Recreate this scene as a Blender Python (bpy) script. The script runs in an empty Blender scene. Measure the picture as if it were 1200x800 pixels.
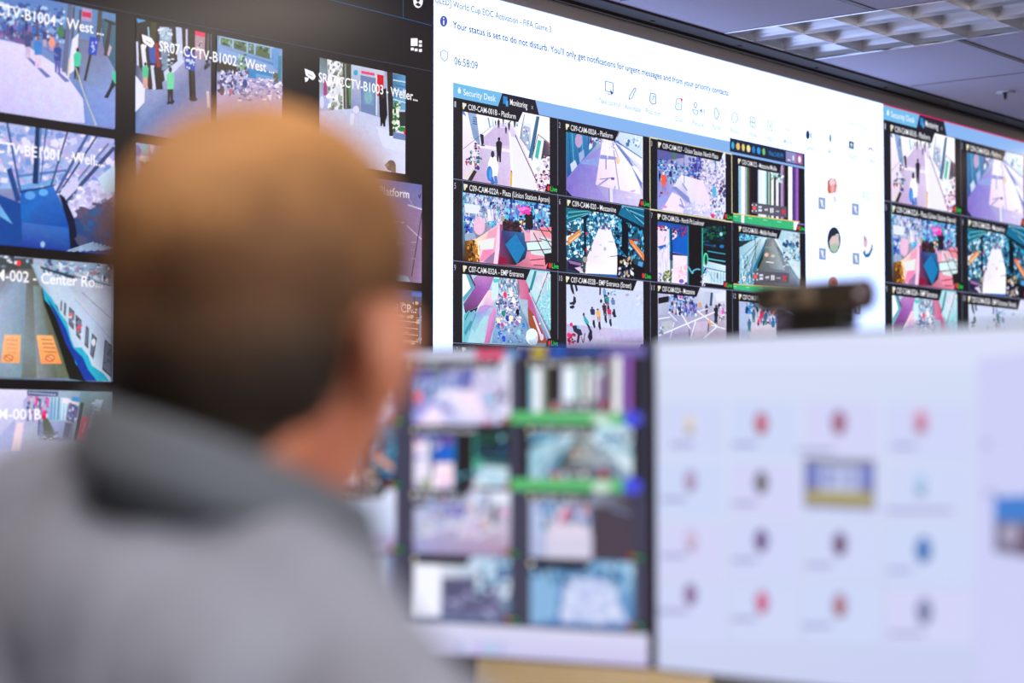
import bpy, bmesh, math, random
from mathutils import Vector, Matrix
import numpy as np

# ------------------------------------------------------------------ camera, world, light, exposure
HC = 1.54                      # camera height
HCEIL = 1.3594                 # ceiling above the camera
F = 2333.0; YH = 510.0; VX = 2470.0
PITCH = math.atan((YH-400)/F)
AZ = math.atan((VX-600)*math.cos(PITCH)/F)
YAW = math.pi/2-AZ
fh = Vector((math.sin(YAW), math.cos(YAW), 0)); rt = Vector((math.cos(YAW), -math.sin(YAW), 0))
fw = fh*math.cos(PITCH)+Vector((0, 0, math.sin(PITCH))); up = rt.cross(fw)
CAMP = Vector((0, 0, HC))
sc = bpy.context.scene; C = sc.collection
cam = bpy.data.cameras.new('camera'); co = bpy.data.objects.new('camera', cam); C.objects.link(co)
cam.sensor_width = 36; cam.lens = 36*F/1200
co.location = CAMP
co.rotation_euler = (math.pi/2+PITCH, 0, -YAW)
cam.clip_start = .05
cam.dof.use_dof = True; cam.dof.focus_distance = 5.9; cam.dof.aperture_fstop = 2.75
cam.dof.aperture_blades = 0
sc.camera = co
w = bpy.data.worlds.new('world'); sc.world = w; w.use_nodes = True
w.node_tree.nodes['Background'].inputs[0].default_value = (.92, .86, .84, 1)
w.node_tree.nodes['Background'].inputs[1].default_value = .42
sc.view_settings.view_transform = 'Standard'; sc.view_settings.look = 'None'
sc.view_settings.exposure = 0; sc.view_settings.gamma = 1; sc.view_settings.use_curve_mapping = False
SCREEN = 1.12                  # brightness of the video wall
def at(a, b, z=0):             # point: a to the right of the view, b along it, z above the floor
    return rt*a+fh*b+Vector((0, 0, z))
def area(loc, aim, size, power, col, sy=None):
    l = bpy.data.lights.new('room_light', 'AREA'); l.energy = power; l.color = col; l.size = size
    if sy: l.shape = 'RECTANGLE'; l.size_y = sy
    o = bpy.data.objects.new('room_light', l); C.objects.link(o); o.location = loc
    o.rotation_euler = (Vector(aim)-Vector(loc)).to_track_quat('-Z', 'Y').to_euler()
    return o
ZC = HC+HCEIL
# lit troffers of the room: (x, y, watts) - each a lamp in the ceiling, built below
LIT = [(.35, 1.05, 15), (2.1, -.9, 16), (-1.6, .2, 12), (-.1, -1.4, 14), (4.30, 2.75, 19)]
WARM = (1.0, .87, .74)
for lx, ly, p in LIT:
    area((lx, ly, ZC-.03), (lx, ly, 0), .56, p, WARM, 1.1)
# added area light at the unseen rear wall, filling trim, webcam and panel
area((.6, -2.62, 1.75), (1.6, 3.7, 2.1), 4.6, 95, (1, .94, .88), 1.7)
# can light at the far right end, washing the wall head
area((8.95, 3.62, ZC-.03), (8.85, 3.74, 0), .12, 5, (1, .72, .42))

# ------------------------------------------------------------------ helpers
def lin(c):
    return tuple(((v/255)/12.92 if v/255 <= .04045 else ((v/255+.055)/1.055)**2.4) for v in c)
def ray(px, py):
    return rt*((px-600)/F)-up*((py-400)/F)+fw
def mat(name, col, rough=.5, metal=0, spec=.5, bump=None, noise=None, coat=0):
    m = bpy.data.materials.new(name); m.use_nodes = True; nt = m.node_tree; b = nt.nodes['Principled BSDF']
    b.inputs['Base Color'].default_value = (*lin(col), 1); b.inputs['Roughness'].default_value = rough
    b.inputs['Metallic'].default_value = metal; b.inputs['Specular IOR Level'].default_value = spec
    if coat: b.inputs['Coat Weight'].default_value = coat
    tc = nt.nodes.new('ShaderNodeTexCoord')
    if noise:       # (scale, second colour)
        n = nt.nodes.new('ShaderNodeTexNoise'); n.inputs['Scale'].default_value = noise[0]; n.inputs['Detail'].default_value = 5
        nt.links.new(tc.outputs['Object'], n.inputs['Vector'])
        r = nt.nodes.new('ShaderNodeValToRGB'); r.color_ramp.elements[0].color = (*lin(col), 1); r.color_ramp.elements[1].color = (*lin(noise[1]), 1)
        r.color_ramp.elements[0].position = .38; r.color_ramp.elements[1].position = .62
        nt.links.new(n.outputs[0], r.inputs[0]); nt.links.new(r.outputs[0], b.inputs['Base Color'])
    if bump:        # (scale, strength)
        n = nt.nodes.new('ShaderNodeTexNoise'); n.inputs['Scale'].default_value = bump[0]; n.inputs['Detail'].default_value = 6
        nt.links.new(tc.outputs['Object'], n.inputs['Vector'])
        k = nt.nodes.new('ShaderNodeBump'); k.inputs['Strength'].default_value = bump[1]; k.inputs['Distance'].default_value = .01
        nt.links.new(n.outputs[0], k.inputs['Height']); nt.links.new(k.outputs[0], b.inputs['Normal'])
    return m
def screen_mat(name, strength, rough=.5, spec=.5, sampling='NONE', grain=0, veil=0):
    m = bpy.data.materials.new(name); m.use_nodes = True; nt = m.node_tree; b = nt.nodes['Principled BSDF']
    a = nt.nodes.new('ShaderNodeAttribute'); a.attribute_name = 'picture'
    src = a.outputs['Color']; tc = nt.nodes.new('ShaderNodeTexCoord')
    if grain:           # fine detail of the camera pictures
        for sc_, am in ((210, grain), (60, grain*.7)):
            n = nt.nodes.new('ShaderNodeTexNoise'); n.inputs['Scale'].default_value = sc_; n.inputs['Detail'].default_value = 4; nt.links.new(tc.outputs['Object'], n.inputs['Vector'])
            h = nt.nodes.new('ShaderNodeHueSaturation'); h.inputs['Saturation'].default_value = .85; h.inputs['Value'].default_value = .95; nt.links.new(n.outputs['Color'], h.inputs['Color'])
            x = nt.nodes.new('ShaderNodeMix'); x.data_type = 'RGBA'; x.blend_type = 'OVERLAY'; x.inputs[0].default_value = am
            nt.links.new(src, x.inputs[6]); nt.links.new(h.outputs[0], x.inputs[7]); src = x.outputs[2]
    if veil:            # milky lavender cast of the desk screens
        x = nt.nodes.new('ShaderNodeMix'); x.data_type = 'RGBA'; x.inputs[0].default_value = veil; x.inputs[7].default_value = (*lin((170, 172, 235)), 1)
        nt.links.new(src, x.inputs[6]); src = x.outputs[2]
    nt.links.new(src, b.inputs['Emission Color'])
    b.inputs['Emission Strength'].default_value = strength
    b.inputs['Base Color'].default_value = (.016, .014, .014, 1); b.inputs['Roughness'].default_value = rough
    b.inputs['Specular IOR Level'].default_value = spec
    m.cycles.emission_sampling = sampling
    return m
M_LED = screen_mat('led_picture', SCREEN, .33, .28)
M_LEDBIG = screen_mat('led_white_area', 1.75, .33, .28, 'FRONT')
M_LCD = screen_mat('lcd_picture', 1.0, .35, .5, veil=.1)
M_FEED = screen_mat('camera_picture', SCREEN, .33, .28, grain=.36)
M_LCDBIG = screen_mat('lcd_white_area', .95, .35, .5, 'FRONT')
m_bezel = mat('black_plastic', (22, 21, 23), .45)
m_cabinet = mat('black_cabinet', (26, 25, 26), .6)
m_trim = mat('grey_metal_trim', (206, 196, 194), .45, spec=.4)
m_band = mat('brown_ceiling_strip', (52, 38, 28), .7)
m_tile = mat('ceiling_tile', (226, 220, 238), .95, bump=(420, .5), noise=(900, (200, 190, 212)))
m_tbar = mat('dark_tee_bar', (96, 84, 78), .5)
m_white = mat('painted_wall', (176, 168, 158), .85, bump=(90, .08))
m_floor = mat('carpet', (128, 130, 146), .95, bump=(300, .5), noise=(60, (112, 114, 130)))
m_louver = mat('louver_aluminium', (225, 225, 232), .3, metal=.75)
m_housing = mat('lamp_housing', (200, 200, 205), .5)
m_chrome = mat('chrome', (215, 215, 220), .15, metal=1)
m_maple = mat('maple_laminate', (246, 228, 190), .45, noise=(9, (238, 216, 174)))

def newobj(name, me, parent=None):
    o = bpy.data.objects.new(name, me); C.objects.link(o)
    if parent: o.parent = parent
    return o
def mesh_obj(name, bm, m, parent=None, smooth=False):
    bmesh.ops.recalc_face_normals(bm, faces=bm.faces)
    me = bpy.data.meshes.new(name); bm.to_mesh(me); bm.free(); me.materials.append(m)
    if smooth: me.shade_smooth()
    return newobj(name, me, parent)
def box(bm, c, s, rot=None, bev=0):
    r = bmesh.ops.create_cube(bm, size=1); v = r['verts']
    bmesh.ops.scale(bm, vec=s, verts=v)
    if bev:
        es = list({e for q in v for e in q.link_edges})
        g = bmesh.ops.bevel(bm, geom=es, offset=bev, segments=3, affect='EDGES', profile=.5); v = g['verts']
        v = list({q for f_ in g['faces'] for q in f_.verts} | set(q for q in v if q.is_valid))
    if rot is not None: bmesh.ops.rotate(bm, matrix=rot, verts=v)
    bmesh.ops.translate(bm, vec=c, verts=v); return v
def tube(bm, p, q, r1, r2=None, n=24, caps=True):
    p = Vector(p); q = Vector(q); d = q-p
    g = bmesh.ops.create_cone(bm, cap_ends=caps, segments=n, radius1=r1, radius2=r1 if r2 is None else r2, depth=d.length)
    bmesh.ops.rotate(bm, matrix=d.to_track_quat('Z', 'Y').to_matrix(), verts=g['verts'])
    bmesh.ops.translate(bm, vec=(p+q)/2, verts=g['verts']); return g['verts']
def tag(o, label, cat, group=None):
    o['label'] = label; o['category'] = cat
    if group: o['group'] = group
    return o
def struct(o): o['kind'] = 'structure'; return o
def thing(name, label, cat, M, group=None):
    o = bpy.data.objects.new(name, None); C.objects.link(o); o.matrix_world = M; o.empty_display_size = .1
    return tag(o, label, cat, group)

# ------------------------------------------------------------------ the room
XL, XR, YB, YW = -2.6, 11.0, -2.8, 3.735
def boxobj(name, lo, hi, m, bev=0):
    bm = bmesh.new(); lo = Vector(lo); hi = Vector(hi); box(bm, (lo+hi)/2, hi-lo, bev=bev); return mesh_obj(name, bm, m)
struct(boxobj('floor', (XL-.1, YB-.1, -.1), (XR+.1, 4.1, 0), m_floor))
struct(boxobj('wall_back', (XL-.1, 3.95, 0), (XR+.1, 4.05, ZC), m_white))
WX0, WX1, WZ0, WZ1 = -1.75, 2.95, .88, 2.62
bm = bmesh.new()
for lo, hi in (((XL-.1, 0), (WX0, ZC)), ((WX1, 0), (XR+.1, ZC)), ((WX0, 0), (WX1, WZ0)), ((WX0, WZ1), (WX1, ZC))):
    box(bm, ((lo[0]+hi[0])/2, YB-.05, (lo[1]+hi[1])/2), (hi[0]-lo[0], .1, hi[1]-lo[1]))
struct(mesh_obj('wall_front', bm, m_white))
bm = bmesh.new()
for k in range(5): X = WX0+(WX1-WX0)*k/4; box(bm, (X, YB-.03, (WZ0+WZ1)/2), (.05, .06, WZ1-WZ0))
for Z in (WZ0, WZ1): box(bm, ((WX0+WX1)/2, YB-.03, Z), (WX1-WX0, .06, .05))
struct(mesh_obj('rear_fill_frame', bm, m_trim))  # invented window frame, added round the rear fill light
m_rear_fill = bpy.data.materials.new('rear_fill_glow'); m_rear_fill.use_nodes = True
q_ = m_rear_fill.node_tree.nodes['Principled BSDF']; q_.inputs['Base Color'].default_value = (.8, .8, .8, 1); q_.inputs['Emission Color'].default_value = (1, .94, .88, 1); q_.inputs['Emission Strength'].default_value = .6
struct(boxobj('rear_fill_pane', (WX0, YB-.09, WZ0), (WX1, YB-.07, WZ1), m_rear_fill))  # glowing pane added out of view for fill
struct(boxobj('wall_left', (XL-.1, YB, 0), (XL, 3.95, ZC), m_white))
struct(boxobj('wall_right', (XR, YB, 0), (XR+.1, 3.95, ZC), m_white))
# ceiling of mineral tiles with openings for the troffers, hung on tee bars
FX = (5.655, 6.262); FY = (2.405, 3.622)
holes = [(FX[0], FX[1], FY[0], FY[1])]+[(x-.3, x+.3, y-.6, y+.6) for x, y, p in LIT]
xs = sorted({XL-.1, XR+.1, *[h for q in holes for h in q[:2]]}); ys = sorted({YB-.1, 4.05, *[h for q in holes for h in q[2:]]})
bm = bmesh.new()
for i in range(len(xs)-1):
    for j in range(len(ys)-1):
        cx, cy = (xs[i]+xs[i+1])/2, (ys[j]+ys[j+1])/2
        if any(h[0] < cx < h[1] and h[2] < cy < h[3] for h in holes): continue
        box(bm, (cx, cy, ZC+.01), (xs[i+1]-xs[i], ys[j+1]-ys[j], .02))
struct(mesh_obj('ceiling', bm, m_tile))
bm = bmesh.new()
for yy in (3.042, 1.823, .604, -.615, -1.834):
    x0 = XL
    for h in sorted(holes):
        if h[2] < yy < h[3]:
            if h[0] > x0: box(bm, ((x0+h[0])/2, yy, ZC-.001), (h[0]-x0, .022, .004))
            x0 = h[1]
    box(bm, ((x0+XR)/2, yy, ZC-.001), (XR-x0, .022, .004))
for xx in (5.035, 6.985, 8.2, 9.42, 3.8, 2.55):
    box(bm, (xx, (YB+3.6)/2, ZC-.0005), (.006, 3.6-YB, .002))
struct(mesh_obj('trim_1', bm, m_tbar))
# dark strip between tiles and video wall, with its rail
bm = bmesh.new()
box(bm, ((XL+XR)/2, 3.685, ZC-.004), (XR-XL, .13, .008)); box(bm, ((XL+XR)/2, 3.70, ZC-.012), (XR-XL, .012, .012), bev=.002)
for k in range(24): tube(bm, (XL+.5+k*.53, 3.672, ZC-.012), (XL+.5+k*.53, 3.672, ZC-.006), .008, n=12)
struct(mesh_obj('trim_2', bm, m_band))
# grey metal head of the video wall and matching sill
bm = bmesh.new()
box(bm, ((XL+XR)/2, 3.765, ZC-.0265), (XR-XL, .06, .051))
struct(mesh_obj('trim_3', bm, m_trim))
SEG = [.4275, 1.1515, 1.8755, 2.5995]         # display edges along the wall, in units of YW
HTOP, HBOT = .3497, -.0580
bm = bmesh.new()
box(bm, ((XL+XR)/2, 3.80, (HC+HBOT*YW)/2-.002), (XR-XL, .13, HC+HBOT*YW-.006))
struct(mesh_obj('wall_lower', bm, m_white))
bm = bmesh.new()
for a_, b_ in ((XL, SEG[0]*YW-.004), (SEG[3]*YW+.004, XR)):
    box(bm, ((a_+b_)/2, 3.80, HC+(HTOP+HBOT)/2*YW), (b_-a_, .12, (HTOP-HBOT)*YW))
struct(mesh_obj('wall_side', bm, m_white))

# ------------------------------------------------------------------ picture drawing
def clip(poly, cols, quad):
    n = len(quad); out = list(zip(poly, cols))
    A = sum(quad[i][0]*quad[(i+1) % n][1]-quad[(i+1) % n][0]*quad[i][1] for i in range(n))
    sg = 1 if A > 0 else -1
    for i in range(n):
        a, b = quad[i], quad[(i+1) % n]; inp = out; out = []
        if not inp: return [], []
        def side(p): return sg*((b[0]-a[0])*(p[1]-a[1])-(b[1]-a[1])*(p[0]-a[0]))
        for k in range(len(inp)):
            (p, pc), (q, qc) = inp[k-1], inp[k]; sp, sq = side(p), side(q)
            if (sp >= 0) != (sq >= 0):
                t = sp/(sp-sq); out.append(((p[0]+(q[0]-p[0])*t, p[1]+(q[1]-p[1])*t), tuple(x+(y-x)*t for x, y in zip(pc, qc))))
            if sq >= 0: out.append((q, qc))
    return [o[0] for o in out], [o[1] for o in out]

class Surf:
    """A flat screen: origin, unit direction to the right, normal to the viewer; u to the right, v up."""
    def __init__(s, O, U): s.O = Vector(O); s.U = Vector(U).normalized(); s.N = s.U.cross(Vector((0, 0, 1)))
    def uv(s, px, py):
        d = ray(px, py); t = (s.O-CAMP).dot(s.N)/d.dot(s.N); P = CAMP+d*t-s.O
        return (P.dot(s.U), P.z)
    def matrix(s, u=0, v=0, n=0):
        P = s.O+s.U*u+Vector((0, 0, v))+s.N*n
        return Matrix((( s.U.x, -s.N.x, 0, P.x), (s.U.y, -s.N.y, 0, P.y), (0, 0, 1, P.z), (0, 0, 0, 1)))

LAY = 6e-6
class Pic:
    """Flat coloured shapes on a screen, each a hair in front of the one before; T maps drawing points to (u, v)."""
    def __init__(s, T, rect=None, seed=1):
        s.T = T; s.rect = rect; s.V = []; s.Fc = []; s.K = []; s.n = 0; s.R = random.Random(seed)
        s.clipq = None
        if rect: u0, v0, u1, v1 = rect; s.clipq = [(u0, v0), (u1, v0), (u1, v1), (u0, v1)]
    def raw(s, pts, cols):
        if s.clipq: pts, cols = clip(pts, cols, s.clipq)
        if len(pts) < 3: return
        b = len(s.V); s.n += 1
        for p in pts: s.V.append((p[0], -s.n*LAY, p[1]))
        s.Fc.append(list(range(b, b+len(pts)))); s.K.append([(*c, 1) for c in cols])
    def poly(s, pts, col):
        cols = [lin(c) for c in col] if isinstance(col, list) else [lin(col)]*len(pts)
        s.raw([s.T(*p) for p in pts], cols)
    def fill(s, col):
        u0, v0, u1, v1 = s.rect
        cols = [lin(c) for c in col] if isinstance(col, list) else [lin(col)]*4
        s.raw([(u0, v1), (u1, v1), (u1, v0), (u0, v0)], cols)
    def rect_(s, x0, y0, x1, y1, col): s.poly([(x0, y0), (x1, y0), (x1, y1), (x0, y1)], col)
    def ell(s, cx, cy, rx, ry, col, n=14, a0=0, a1=2*math.pi):
        s.poly([(cx+rx*math.cos(a0+(a1-a0)*k/n), cy+ry*math.sin(a0+(a1-a0)*k/n)) for k in range(n)], col)
    def line(s, p, q, w_, col, w2=None):
        dx, dy = q[0]-p[0], q[1]-p[1]; L = math.hypot(dx, dy) or 1; a, b = -dy/L*w_/2, dx/L*w_/2
        k = 1 if w2 is None else w2/w_
        s.poly([(p[0]+a, p[1]+b), (q[0]+a*k, q[1]+b*k), (q[0]-a*k, q[1]-b*k), (p[0]-a, p[1]-b)], col)
    def path(s, pts, w_, col):
        for i in range(len(pts)-1): s.line(pts[i], pts[i+1], w_, col)
    def fig(s, x, y, h, top, legs, head=(60, 45, 50), lean=0, wd=1, shadow=None):
        """standing person, feet at (x, y)"""
        if shadow: s.poly([(x-h*.05, y), (x+h*.08, y), (x+h*.42, y+h*.3), (x+h*.26, y+h*.33)], shadow)
        l = lean*h; q = h*.086*wd
        s.poly([(x-q*.9, y), (x-q*.3, y), (x+q*.1+l*.4, y-h*.42), (x-q+l*.4, y-h*.45)], legs)
        s.poly([(x+q*.2, y+h*.02), (x+q*.9, y+h*.02), (x+q+l*.4, y-h*.45), (x-q*.2+l*.4, y-h*.42)], legs)
        s.poly([(x-q*1.1+l*.4, y-h*.4), (x+q*1.1+l*.4, y-h*.4), (x+q*1.4+l*.8, y-h*.78), (x+q*.5+l*.9, y-h*.86), (x-q*.5+l*.9, y-h*.86), (x-q*1.4+l*.8, y-h*.78)], top)
        s.ell(x+l, y-h*.93, q*.62, h*.075, head, 8)
    def specks(s, x0, y0, x1, y1, n, rx, ry, pal, slope=0, tri=False):
        R = s.R
        for _ in range(n):
            x = R.uniform(x0, x1); y = R.uniform(y0, y1)+slope*(x-x0); a = rx*R.uniform(.4, 1.3); b = ry*R.uniform(.4, 1.3); c = R.choice(pal)
            k = R.randint(4, 6); t0 = R.uniform(0, 6.3)
            s.poly([(x+a*math.cos(t0+6.283*i/k)*R.uniform(.7, 1.2), y+b*math.sin(t0+6.283*i/k)*R.uniform(.7, 1.2)) for i in range(k)], c)
    def crowd(s, x0, y0, x1, y1, n, h, pal, slope=0):
        R = s.R; L = sorted(R.uniform(y0, y1) for _ in range(n))
        for y in L:
            x = R.uniform(x0, x1); hh = h*R.uniform(.7, 1.2)
            s.fig(x, y+slope*(x-x0), hh, R.choice(pal), R.choice(pal), R.choice([(60, 45, 60), (40, 40, 60), (200, 170, 190), (235, 235, 250)]), wd=1.3)
    def build(s, name, m, M, parent=None):
        me = bpy.data.meshes.new(name); me.from_pydata(s.V, [], s.Fc); me.materials.append(m)
        a = me.color_attributes.new('picture', 'FLOAT_COLOR', 'CORNER')
        a.data.foreach_set('color', np.array([c for k in s.K for col in k for c in col], dtype=np.float32))
        o = newobj(name, me)
        if parent: o.parent = parent
        o.matrix_local = M
        return o

_tc = {}
CAPH = [1.0]
def glyphs(txt, bold=0.0):
    k = (txt, bold)
    if k in _tc: return _tc[k]
    cu = bpy.data.curves.new('t', 'FONT'); cu.body = txt; cu.resolution_u = 3; cu.offset = bold
    o = bpy.data.objects.new('t', cu); C.objects.link(o); bpy.context.view_layer.update()
    me = o.to_mesh(); V = [(v.co.x, v.co.y) for v in me.vertices]; P = [list(p.vertices) for p in me.polygons]
    o.to_mesh_clear(); bpy.data.objects.remove(o); bpy.data.curves.remove(cu)
    x0 = min(v[0] for v in V); x1 = max(v[0] for v in V)
    V = [((x-x0), y/CAPH[0]) for x, y in V]      # baseline 0, capital height about 1
    _tc[k] = (V, P, x1-x0); return _tc[k]
CAPH[0] = max(q[1] for q in glyphs('H')[0]); _tc.clear()
def text(pic, txt, L, xR, cap, col, bold=0.0):
    """txt from baseline point L=(x, y) in picture pixels to pixel column xR, capitals cap pixels high at L"""
    V, P, W = glyphs(txt, bold)
    u0, v0 = pic.T(*L); v1 = pic.T(L[0], L[1]-cap)[1]; u1 = pic.T(xR, L[1])[0]
    sx = (u1-u0)/W; sy = v1-v0; c = (*lin(col), 1); pic.n += 1; b = len(pic.V)
    for x, y in V: pic.V.append((u0+x*sx, -pic.n*LAY, v0+y*sy))
    for p in P: pic.Fc.append([b+i for i in p]); pic.K.append([c]*len(p))

WALL = Surf((0, YW+.006, HC), (1, 0, 0))        # the LED face, a little behind the trim
KD = (YW+.006)/YW                               # pixel-to-wall scale for the recessed face
D = YW+.006
HT = .3494*D
def wuv(px, py): return WALL.uv(px, py)
def crop(ox, oy, sc_, base=wuv): return lambda x, y: base(ox+x/sc_, oy+y/sc_)

# ------------------------------------------------------------------ the security window: grid geometry in units of D
S0 = 1.1745*D; CP = .1343*D; RP = .0639*D; R1 = .2633*D      # left edge, column and row pitch, top of first row
VX0, VX1 = .0114*D, .1231*D                                   # video inside its cell
def cell(i, j): return S0+i*CP, R1-j*RP                       # top-left corner
NAV = (27, 26, 34); WHITE = (238, 240, 248)
PB = [(70, 110, 190), (120, 160, 220), (240, 240, 255), (45, 50, 90), (150, 120, 190), (215, 225, 250), (90, 200, 230)]

def f1(p):
    p.fill([(250, 250, 255), (250, 250, 255), (240, 240, 255), (225, 200, 235)])
    p.poly([(210, 400), (300, 270), (360, 200), (480, 210), (520, 300), (700, 780), (130, 680)], [(205, 190, 225), (215, 205, 235), (225, 215, 240), (230, 225, 245), (220, 205, 240), (225, 210, 240), (190, 160, 205)])
    p.poly([(230, 330), (300, 275), (345, 240), (440, 250), (470, 380), (340, 410), (225, 395)], (203, 184, 224))
    p.poly([(215, 375), (470, 420), (470, 445), (215, 405)], (238, 232, 250))
    p.poly([(455, 300), (540, 340), (720, 780), (500, 735)], (236, 234, 250)); p.line((460, 280), (490, 735), 14, (255, 253, 255), 20)
    p.line((540, 330), (720, 770), 5, (240, 200, 205)); p.line((505, 300), (690, 700), 7, (70, 60, 90))
    p.poly([(115, 110), (185, 110), (222, 390), (165, 330)], [(150, 175, 215), (160, 180, 215), (120, 150, 190), (130, 155, 200)])
    for k in range(4): p.line((160, 155+k*17), (195, 163+k*17), 8, (50, 90, 160))
    p.poly([(78, 90), (108, 150), (78, 130)], (70, 130, 210)); p.line((80, 415), (215, 310), 4, (80, 100, 130)); p.line((215, 310), (320, 225), 4, (120, 130, 160))
    p.line((285, 160), (300, 240), 12, (120, 170, 220)); p.line((320, 170), (330, 240), 10, (170, 210, 240))
    for x, y, h in ((370, 245, 75), (455, 262, 70), (430, 290, 60), (408, 215, 45), (345, 220, 40), (500, 240, 60)):
        p.fig(x, y, h, (60, 55, 80), (70, 65, 90), (50, 40, 50), wd=1.2)
    p.specks(395, 170, 530, 230, 26, 6, 9, [(120, 150, 200), (60, 60, 90), (230, 240, 255), (90, 160, 190)])
    p.poly([(560, 140), (640, 170), (625, 440), (545, 330)], [(250, 250, 255), (245, 248, 255), (120, 170, 210), (120, 150, 190)])
    p.line((580, 135), (545, 330), 5, (60, 70, 100))
    p.poly([(575, 225), (625, 240), (610, 430), (565, 345)], (170, 185, 215)); p.specks(575, 240, 615, 390, 18, 9, 12, [(90, 110, 170), (220, 190, 220), (240, 240, 255), (130, 90, 130)])
    p.line((690, 150), (625, 490), 26, (60, 110, 150)); p.line((700, 150), (640, 510), 6, (30, 50, 80))
    p.poly([(690, 290), (785, 360), (785, 560), (645, 500)], (235, 240, 250)); p.path([(785, 370), (690, 295), (640, 500)], 5, (50, 50, 70))
    p.poly([(690, 340), (718, 350), (690, 500), (665, 480)], (60, 190, 170))
    p.poly([(740, 340), (785, 375), (785, 470), (715, 500)], [(90, 70, 90), (150, 90, 100), (90, 90, 110), (60, 60, 70)])
    p.specks(690, 500, 770, 640, 24, 18, 24, [(252, 252, 255), (235, 235, 250), (205, 200, 225)]); p.specks(735, 450, 785, 660, 18, 12, 14, [(50, 30, 60), (200, 150, 170), (90, 60, 100)])
    p.specks(660, 620, 775, 760, 70, 10, 12, [(240, 150, 170), (60, 40, 70), (240, 240, 255), (160, 110, 200), (250, 220, 200)])
    p.poly([(215, 290), (245, 300), (248, 370), (232, 395), (222, 350)], (35, 35, 60)); p.line((225, 385), (255, 388), 9, (30, 30, 50))
    for x, y in ((185, 400), (150, 460), (205, 470), (125, 520), (190, 540), (160, 520)):
        p.specks(x-22, y-30, x+22, y+35, 11, 13, 15, [(45, 55, 140), (235, 235, 255), (60, 35, 50), (40, 130, 110), (200, 190, 220), (180, 70, 90)])
    p.poly([(80, 630), (170, 560), (175, 590), (110, 665), (80, 662)], (225, 215, 215)); p.poly([(165, 585), (190, 600), (150, 672), (115, 668)], (50, 40, 50))
    p.fig(370, 520, 200, (38, 34, 48), (30, 28, 44), (30, 25, 35), wd=1.05)
    p.poly([(300, 480), (345, 480), (368, 560), (355, 640), (290, 640), (280, 540)], (252, 252, 255)); p.ell(318, 458, 15, 28, (55, 50, 70)); p.line((300, 640), (325, 700), 30, (60, 110, 190)); p.line((340, 635), (350, 700), 22, (70, 130, 205))
    p.ell(293, 615, 24, 62, (45, 125, 215)); p.ell(300, 620, 12, 45, (80, 160, 240))
    p.line((472, 600), (468, 715), 17, (230, 180, 90)); p.line((472, 590), (472, 605), 8, (90, 60, 80))
def f2(p):
    p.fill([(60, 130, 180), (245, 245, 255), (215, 200, 240), (120, 110, 205)])
    p.poly([(55, 95), (360, 130), (300, 230), (60, 500)], [(40, 130, 180), (110, 150, 210), (60, 120, 180), (30, 90, 150)])
    for k in range(9): p.line((75+k*28, 100+k*5), (95+k*25, 420-k*30), 6, [(25, 80, 120), (90, 190, 220), (50, 110, 170)][k % 3])
    p.ell(160, 180, 30, 62, (190, 160, 205)); p.poly([(88, 380), (130, 345), (150, 400), (100, 450)], (200, 215, 240)); p.poly([(160, 290), (205, 255), (210, 320), (170, 370)], (150, 180, 225)); p.poly([(248, 215), (275, 190), (275, 240), (250, 260)], (215, 225, 245))
    p.specks(255, 135, 345, 215, 20, 9, 16, [(240, 130, 150), (60, 50, 90), (235, 235, 255), (120, 90, 160)])
    p.poly([(60, 500), (165, 375), (355, 230), (370, 240), (300, 550), (430, 720), (60, 620)], [(140, 120, 205), (130, 125, 210), (150, 150, 225), (160, 150, 225), (150, 135, 215), (170, 160, 225), (130, 110, 200)])
    p.poly([(190, 350), (340, 320), (330, 400), (170, 375)], (140, 160, 225))
    p.poly([(365, 160), (460, 170), (660, 480), (690, 645), (500, 605), (305, 555), (350, 250)], [(245, 235, 250), (245, 240, 250), (250, 248, 255), (250, 245, 255), (245, 235, 250), (235, 210, 235), (245, 235, 250)])
    p.poly([(345, 300), (480, 320), (490, 345), (340, 335)], (145, 150, 215)); p.line((450, 200), (505, 600), 9, (160, 160, 220)); p.line((440, 170), (500, 330), 5, (120, 130, 190))
    p.poly([(450, 180), (500, 180), (700, 520), (700, 600), (610, 400)], (110, 130, 205))
    p.poly([(480, 110), (700, 150), (700, 320), (600, 260)], (205, 225, 250)); p.line((465, 175), (700, 330), 8, (50, 110, 170)); p.poly([(470, 190), (700, 340), (700, 400), (560, 290)], (240, 240, 255))
    p.poly([(610, 395), (640, 400), (700, 470), (700, 540)], (250, 250, 255)); p.line((500, 220), (650, 400), 6, (150, 160, 220))
    p.specks(560, 150, 690, 230, 14, 16, 16, [(70, 120, 180), (240, 248, 255), (150, 190, 230)]); p.poly([(480, 105), (510, 110), (490, 150), (470, 140)], (130, 140, 170))
    p.line((392, 330), (392, 425), 9, (120, 130, 210)); p.line((400, 180), (405, 330), 7, (250, 250, 255)); p.specks(365, 170, 470, 260, 24, 9, 7, [(180, 190, 230), (255, 250, 255), (210, 180, 210)])
    p.ell(492, 350, 17, 30, (245, 205, 170)); p.line((330, 560), (410, 505), 14, (150, 150, 220)); p.line((340, 510), (460, 495), 7, (120, 110, 170)); p.ell(450, 505, 16, 12, (110, 90, 160))
    p.poly([(440, 585), (700, 640), (700, 760), (440, 715)], [(190, 180, 230), (225, 215, 240), (205, 195, 235), (190, 180, 235)]); p.line((435, 590), (440, 715), 24, (225, 225, 250)); p.line((420, 590), (420, 700), 5, (110, 100, 150))
    p.line((460, 640), (470, 565), 14, (170, 180, 235)); p.specks(540, 590, 650, 700, 9, 22, 10, [(240, 205, 210), (200, 190, 235), (230, 225, 250)])
    p.poly([(50, 595), (105, 655), (50, 655)], (22, 24, 40))
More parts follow.
